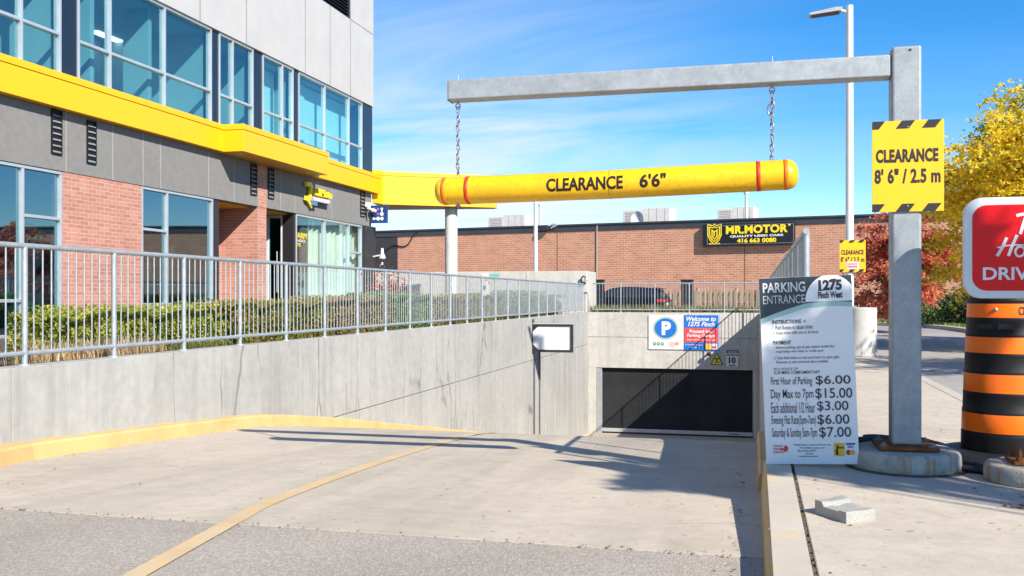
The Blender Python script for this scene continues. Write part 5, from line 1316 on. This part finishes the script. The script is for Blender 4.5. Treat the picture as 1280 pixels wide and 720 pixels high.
# cable, floodlight, conduit on the wall
def wpt(px, y, o=-.05): s = wx(px); P = OW+dr_*s-Vector((-dr_.y, dr_.x))*(-o); return (P.x, P.y, wz(px, y))
m = MB(); m.tube(smooth_pts([wpt(466,326), wpt(476,318), wpt(487,310), wpt(494,306.5), wpt(503,308.5), wpt(510,306), wpt(514,300), wpt(518,293), wpt(523,291)], 5), .05, 6)
tag(m.build('wall_cable', M_black, L=wpt(466,326)), 'black cable looping across the dark painted end of the brick wall', 'cable')
m = MB(); m.tube([wpt(748,278.5,-.06), wpt(746.5,284,-.06), wpt(746.2,356,-.06)], .045, 6); tag(m.build('conduit_pipe', plain('conduit_grey', (.33,.29,.26), .5), L=wpt(746,356)), 'grey conduit running up the brick wall beside the concrete wall end', 'conduit')
t = thing('flood_light', wpt(684,285,-.1), 'small black floodlight under the roof edge of the brick wall', 'floodlight'); p = Vector(wpt(684,285,-.2))
m = MB(); m.box(p.x-.32, p.x+.22, p.y-.3, p.y, p.z-.22, p.z+.14); m.build('housing', M_black, t, bevel=.05); m = MB(); m.tube([p+Vector((.1,0,.1)), p+Vector((.6,.1,.3))], .05, 8); m.tube([p+Vector((.3,0,-.05)), p+Vector((.75,-.1,.2))], [.05,.12], 8); m.build('bracket', M_alu, t)
# thin far lamp pole
fu, fvv = site(669.5, 44); m = MB(); m.tube([(fu,fvv,-1.17),(fu,fvv,zz(236,fu,fvv))], [.11,.085], 12); m.box(fu-.2,fu+.2,fvv-.2,fvv+.2,-1.17,-1.1)
t = thing('lamp_pole', (fu,fvv,-1.17), 'thin pale pole standing in front of the brick building behind the concrete wall', 'pole'); m.build('shaft', plain('pole_pale', (.55,.56,.57), .5, var=.05), t)
# black posts by the car
for px, D_, w_, lb in ((859, 47, .56, 'black square post standing to the right of the dark car'), (747.5, 47, .56, 'black square post at the front of the dark car beside the concrete wall')):
    a, b_ = site(px, D_); m = MB(); m.box(a-w_/2, a+w_/2, b_-w_/2, b_+w_/2, -1.17, zz(351, a, b_)); m.box(a-w_/2-.03, a+w_/2+.03, b_-w_/2-.03, b_+w_/2+.03, zz(351, a, b_), zz(350, a, b_)+.02)
    for k in range(5): m.box(a-w_/2-.012, a+w_/2+.012, b_-w_/2-.012, b_+w_/2+.012, -1.0+.36*k, -.975+.36*k)
    tag(m.build('square_post', plain('post_black', (.014,.014,.016), .5), L=(a,b_,-1.17), bevel=.015), lb, 'post')

# ------------------------------------------------------------------ timber fence
def fence(pts, zt, label, seed, mat):
    t = thing('timber_fence', (*pts[0], -1.17), label, 'fence'); rnd = random.Random(seed)
    mb_ = MB(); mr = MB(); first = True
    for (a, b_), (c, d) in zip(pts, pts[1:]):
        l = sqrt((c-a)**2+(d-b_)**2); dx, dy = (c-a)/l, (d-b_)/l; s = 0; ang = math.atan2(dy, dx)
        k = 0
        while s < l-.1:
            if k % 15 == 0:
                m = MB(); M_ = Matrix.Translation((a+dx*s, b_+dy*s, 0)) @ Matrix.Rotation(ang, 4, 'Z'); m.box(-.07, .07, -.07, .07, -1.17, zt+.12, 0, M_); m.box(-.095, .095, -.095, .095, zt+.12, zt+.16, 0, M_); m.build('post', mat, t)
            else:
                o = .045 if k % 2 else -.045; M_ = Matrix.Translation((a+dx*s, b_+dy*s, 0)) @ Matrix.Rotation(ang, 4, 'Z'); mb_.box(-.07, .07, o-.01, o+.01, -1.12, zt+rnd.uniform(-.02,.02), 0, M_)
            s += .165; k += 1
        for z in (-.9, -.35, zt-.12):
            M_ = Matrix.Translation((a, b_, z)) @ Matrix.Rotation(ang, 4, 'Z'); mr.box(0, l, -.034, .034, -.045, .045, 0, M_)
    mb_.build('boards', mat, t); mr.build('rail', mat, t)
b = NB('weathered_timber'); col = b.ramp(b.noise(1, 5, .6, stretch=(7, 7, .7)), [(.25, (.30,.20,.12)), (.5, (.46,.33,.21)), (.75, (.58,.45,.31))]); M_tim = b.base(col, .85, 0, .2)
b = NB('shaded_timber'); col = b.ramp(b.noise(1, 5, .6, stretch=(7, 7, .7)), [(.25, (.13,.075,.045)), (.5, (.22,.13,.08)), (.75, (.30,.19,.12))]); M_tim2 = b.base(col, .85, 0, .2)  # same timber with the shade put into a darker colour
fence([site(826, 58.5), site(950, 54.5), site(1040, 52)], zz(363.5, *site(880, 57)), 'sunlit pale timber fence of alternating boards in front of the brick building', 1, M_tim)
fence([site(1040, 51.9), site(1110, 48), site(1215, 43), site(1330, 38)], zz(370, *site(1120, 47.5)), 'timber fence in shade-darkened brown behind the red maple tree', 2, M_tim2)

# ------------------------------------------------------------------ dark car behind the garage railing
def car(L, rz, label):
    t = thing('parked_car', L, label, 'car', rot=(0,0,rz)); LOC[t.name] = (0,0,0)
    Wd = .92
    def skin(mb, prof, wf, mi=0):
        """closed side profile (x,z) with a half-width per height"""
        n = len(prof); vs = []
        for sg in (-1, 1):
            for x, z in prof: vs.append((x, sg*wf(x, z), z))
        fs = [list(range(n)), list(range(n, 2*n))[::-1]]
        for i in range(n): fs.append((i, n+i, n+(i+1)%n, (i+1)%n))
        mb.add(vs, fs, mi)
    def hw(x, z):
        e = 1-.10*max(0, abs(x)-1.7)
        return Wd*e*(1 if z < .98 else 1-.30*(z-.98)/.62)
    low = smooth_pts([(-2.32,.42),(-2.34,.62),(-2.30,.95),(-2.24,1.04)], 3)+smooth_pts([(-1.9,1.06),(0,1.04),(1.1,1.03),(1.8,.95),(2.2,.84),(2.32,.65),(2.30,.38)], 4)
    m = MB(); skin(m, low+[(2.2,.25),(-2.2,.28)], hw); cab = smooth_pts([(-2.26,1.03),(-2.12,1.22),(-1.86,1.50),(-1.5,1.58),(-.6,1.63),(.1,1.60),(.55,1.48),(1.25,1.05)], 5); skin(m, cab+[(1.1,.98),(-2.1,.98)], hw)
    m.build('body', plain('car_paint', (.006,.008,.014), .18, .0, var=.05, spec=.8), t, bevel=.03)
    gm = plain('car_glass', (.010,.014,.018), .06, spec=.9)
    for a, b_, c, d in ((-1.95,-1.25,-1.60,-1.22),(-1.18,-.22,-1.15,-.25),(-.16,.95,-.2,.42)):
        m = MB()
        for sg in (-1, 1):
            q = [(a,1.07),(b_,1.07),(d,1.52),(c,1.50)]; q = [(x, sg*(hw(x,z)+.006), z) for x, z in q]; m.add(q, [(0,1,2,3) if sg < 0 else (3,2,1,0)])
        m.build('side_window', gm, t)
    m = MB(); m.add([(-2.25,-.68,1.06),(-2.25,.68,1.06),(-1.90,.58,1.48),(-1.90,-.58,1.48)], [(3,2,1,0)]); m.v = [(x-.02, y, z+.01) for x, y, z in m.v]; m.build('rear_window', gm, t)
    m = MB(); m.prism([(-2.2,1.52),(-1.75,1.60),(-1.7,1.565),(-2.0,1.50)], -.55, .55, 'y'); m.build('spoiler', M_black, t)
    for sg in (-1, 1):
        m = MB(); m.box(-2.36, -1.98, sg*.60, sg*(Wd-.005), .86, 1.0); m.build('tail_light', plain('tail_lamp_red', (.5,.012,.015), .2, spec=.8), t, bevel=.03)
        m = MB(); m.box(1.9, 2.26, sg*.55, sg*.88, .68, .80); m.build('headlight', M_alu, t, bevel=.03)
        m = MB(); m.tube([(.75, sg*.88, 1.02),(.72, sg*1.06, 1.08)], [.03,.09], 10); m.build('mirror', M_black, t)
    m = MB(); m.box(-2.37, -2.33, -.26, .26, .70, .83); m.build('licence_plate', M_sw, t)
    m = MB(); m.box(-2.38, -2.28, -.85, .85, .42, .58); m.build('rear_bumper', M_black, t, bevel=.03)
    for x in (-1.42, 1.42):
        for sg in (-1, 1):
            m = MB(); m.lathe([(.20,-.11),(.31,-.115),(.345,-.08),(.345,.08),(.31,.115),(.20,.11)], (0,0,0), 28); m.v = [(x+p[0], sg*.80+p[2], .345+p[1]) for p in m.v]; wt = m.build('wheel', M_black, t)
            m = MB(); m.lathe([(.0001,.08),(.06,.09),(.20,.06),(.21,.10)], (0,0,0), 20); m.v = [(x+p[0], sg*(.80+p[2]), .345+p[1]) for p in m.v]; m.build('rim', M_alu, wt)
    return t
cp = site(778, 48.5)
car((cp[0], cp[1], -1.17), pi+yaw*.8, 'dark blue-black parked car seen through the railing above the garage')
# ------------------------------------------------------------------ trees
def tree(L, H, R, zc, label, stops, n_tips, n_leaf, size, seed, trunk_r=.11, ry=None, bark=(.10,.075,.055), droop=.2, group=None, cat='tree', name='deciduous_tree', flat=.8, spread=.26, sq=.8, skew=0.0, stops2=None):
    rnd = random.Random(seed); x0, y0, z0 = L
    t = thing(name, L, label, cat, group)
    mt = MB(); ml = MB(); pts2 = []
    top = z0+H*.9
    tr = smooth_pts([(x0,y0,z0-.1),(x0+rnd.uniform(-.1,.1),y0+rnd.uniform(-.1,.1),z0+H*.25),(x0+rnd.uniform(-.2,.2),y0+rnd.uniform(-.2,.2),z0+H*.55),(x0+rnd.uniform(-.2,.2),y0+rnd.uniform(-.2,.2),top)], 5)
    mt.tube(tr, [trunk_r*(1.25-1.1*i/(len(tr)-1)) for i in range(len(tr))], 12)
    c = Vector((x0, y0, z0+zc)); rz = min(H-zc, zc*sq+.6)
    ml_br = MB(); pts = []
    for k in range(n_tips):
        d = Vector((rnd.gauss(0,1), rnd.gauss(0,1), rnd.gauss(0,1))).normalized(); rr_ = (rnd.random()**.42)*(.78+.32*sin(d.x*3.1+seed)*sin(d.y*2.7+d.z*3.3+seed)) + .05*rnd.gauss(0,1); rr_ = min(rr_, 1.0)
        e = c+Vector((d.x*R*rr_, d.y*(ry or R)*rr_, d.z*rz*rr_ - skew*d.x*R*rr_))
        if k % 2 == 0:
            b0_ = Vector(tr[min(len(tr)-1, 4+int(rnd.random()*(len(tr)-6)))])
            if b0_.z > e.z-.1: b0_ = Vector(tr[5])
            md = (b0_+e)/2+Vector((0,0,.18*R*rnd.random()))
            q = smooth_pts([tuple(b0_), tuple(md), tuple(e)], 4); ml_br.tube(q, [trunk_r*.36*(1-.88*i/(len(q)-1)) for i in range(len(q))], 5)
        # a spray of leaflets along a short drooping twig
        w = Vector((d.x, d.y, d.z*.3-droop)).normalized(); sp = R*spread
        tgt = pts2 if stops2 and (sin(d.x*4+1)*sin(d.y*3+2)+.8*d.z+.25*rnd.gauss(0,1) > .80) else pts
        for j in range(n_leaf):
            u_ = rnd.random(); tgt.append(e+w*sp*(u_-.35)+Vector((rnd.gauss(0,1), rnd.gauss(0,1), rnd.gauss(0,.5))).normalized()*rnd.random()*sp*.55)
    leaf_mesh(ml, pts, size, rnd, flat); leaf_mesh(ml, pts2, size, rnd, flat, 1)
    lm = leaf_mat(name+'_leaf_%d' % seed, stops, .58); bm_ = plain('bark_%d' % seed, bark, .95, var=.4, vs=12, bump=.6, bs=30)
    mt.build('trunk', bm_, t); ml_br.build('branches', bm_, t); ml.build('crown', [lm]+([leaf_mat(name+'_green_%d' % seed, stops2, .42)] if stops2 else []), t)
    return t
YEL = [(0,(.30,.36,.04)),(.15,(.60,.54,.04)),(.35,(.90,.66,.03)),(.85,(.95,.72,.07)),(1,(.90,.55,.04))]
YEL2 = [(0,(.08,.14,.02)),(.45,(.20,.24,.03)),(.8,(.50,.38,.02)),(1,(.60,.42,.03))]
REDS = [(0,(.42,.08,.06)),(.3,(.66,.16,.11)),(.65,(.76,.28,.16)),(.9,(.80,.46,.26)),(1,(.45,.28,.08))]
a, b_ = site(1335, 19.5)
tree((a, b_, -1.17), 6.15, 3.2, 3.35, 'yellow locust tree behind the red drive-through sign', YEL, 640, 120, .055, 31, .13, spread=.22, flat=1.1, stops2=[(0,(.12,.20,.03)),(.5,(.26,.34,.05)),(.85,(.50,.48,.05)),(1,(.7,.55,.05))])
a, b_ = site(1128, 30.5)
tree((a, b_, -1.17), 4.4, 1.95, 2.3, 'red maple tree between the lamp pole and the tall steel post', REDS, 230, 110, .07, 32, .08, droop=.45)
# trees standing to the right of the camera: they dapple the pavement, lane and ramp
tree((6.3, 1.8, -1.17), 6.2, .85, 5.60, 'green and gold locust tree standing to the right of the camera', YEL2, 150, 60, .06, 33, .10, droop=0, ry=1.0, skew=.42)
tree((8.2, 13.0, -1.17), 6.2, 2.4, 4.2, 'yellow locust tree standing on the right beside the drive lane', YEL, 150, 50, .07, 34, .13)
tree((10.4, 24.0, -1.17), 6.5, 2.6, 3.9, 'large yellow locust tree on the far right side of the drive lane', YEL, 150, 50, .08, 35, .13)
# shrubs at the far kerb of the drive lane
def shrub(px, D, w, h, n, stops, label, seed, size=.06):
    rnd = random.Random(seed); a, b_ = site(px, D); t = thing('shrub', (a, b_, -1.17), label, 'shrub', 'shrubs along the timber fence'); m = MB()
    pts = []
    for k in range(n//24):
        d = Vector((rnd.gauss(0,1), rnd.gauss(0,1), abs(rnd.gauss(0,1)))).normalized()*(rnd.random()**.4); c = Vector((a+d.x*w, b_+d.y*w*.7, -1.17+.1+d.z*h)); 
        for j in range(24): pts.append(c+Vector((rnd.gauss(0,1),rnd.gauss(0,1),rnd.gauss(0,.8)))*w*.15)
    leaf_mesh(m, pts, size, rnd, .5); m.build('foliage', leaf_mat('shrub_leaf_%d' % seed, stops), t)
    m = MB()
    for k in range(9): w_ = rnd.random()*6.28; m.tube([(a,b_,-1.2),(a+cos(w_)*w*.4,b_+sin(w_)*w*.3,-1.17+h*.7)], [.02,.006], 5)
    m.build('stems', plain('shrub_stem', (.06,.045,.03), .95), t)
DG = [(0,(.012,.022,.010)),(.6,(.025,.042,.014)),(1,(.05,.07,.02))]
BG = [(0,(.07,.12,.03)),(.6,(.16,.22,.06)),(1,(.28,.34,.12))]
shrub(1178, 36.5, .9, 1.35, 1500, BG, 'loose light green shrub beside the red maple tree', 41)
shrub(1206, 34.5, 1.15, 1.25, 3000, DG, 'dark green shrub behind the striped barrel', 42)
shrub(1150, 38.5, .8, .8, 1500, DG, 'low dark shrub under the red maple tree', 43)
# far kerb of the drive lane with a strip of lawn behind it
KL = [site(1040, 39.5), site(1085, 38.2), site(1130, 36.6), site(1175, 33.8), site(1212, 30.2), site(1250, 26.8), site(1300, 23)]
KL = smooth_pts(KL, 5); m = MB(); vs = []
for i, (x, y) in enumerate(KL):
    p = Vector(KL[max(i-1,0)]); q = Vector(KL[min(i+1,len(KL)-1)]); n_ = Vector((-(q-p).y, (q-p).x)).normalized()
    vs += [(x,y,-1.2),(x,y,-1.045),(x+n_.x*.18,y+n_.y*.18,-1.03),(x+n_.x*.18,y+n_.y*.18,-1.2)]
m.add(vs, [f for i in range(len(KL)-1) for f in ((4*i,4*i+1,4*i+5,4*i+4),(4*i+1,4*i+2,4*i+6,4*i+5),(4*i+2,4*i+3,4*i+7,4*i+6))])
tag(m.build('kerb', M_walk), kind='structure')
m = MB(); o = len(KL); vs = []
for i, (x, y) in enumerate(KL):
    p = Vector(KL[max(i-1,0)]); q = Vector(KL[min(i+1,len(KL)-1)]); n_ = Vector((-(q-p).y, (q-p).x)).normalized(); vs += [(x+n_.x*.17,y+n_.y*.17,-1.05),(x+n_.x*14,y+n_.y*14,-1.02)]
m.add(vs, [(2*i,2*i+2,2*i+3,2*i+1) for i in range(o-1)])
tag(m.build('lawn', plain('lawn_green', (.09,.16,.03), .95, var=.45, vs=4, bump=.5, bs=40)), kind='structure')
m = MB(); rn = random.Random(77)
def lawnp():
    i = rn.randrange(len(KL)-1); x, y = KL[i]; p = Vector(KL[max(i-1,0)]); q = Vector(KL[min(i+1,len(KL)-1)]); n_ = Vector((-(q-p).y, (q-p).x)).normalized(); s = .2+3*rn.random()**2; j = rn.random(); return (x+(KL[i+1][0]-x)*j+n_.x*s, y+(KL[i+1][1]-y)*j+n_.y*s, -1.05)
blades(m, rn, 6000, lawnp, .05, .14, .010, .6); tag(m.build('grass', leaf_mat('lawn_blade', [(0,(.07,.14,.02)),(.6,(.16,.26,.04)),(1,(.30,.30,.08))], .2)), kind='stuff')
# trees far behind the office and the brick building, seen only in reflections and between things
for i, (x, y, h) in enumerate(((34, 26, 7.5), (42, 12, 8), (30, 6, 7))):
    tree((x, y, -1.17), h, 3.2, h*.58, ('tall green tree across the drive lane at the far right', 'green tree farthest right across the lot', 'bushy green tree right of the lane behind the locust trees')[i], [(0,(.03,.06,.015)),(.6,(.07,.11,.025)),(1,(.16,.16,.04))], 110, 42, .13, 50+i, .16)
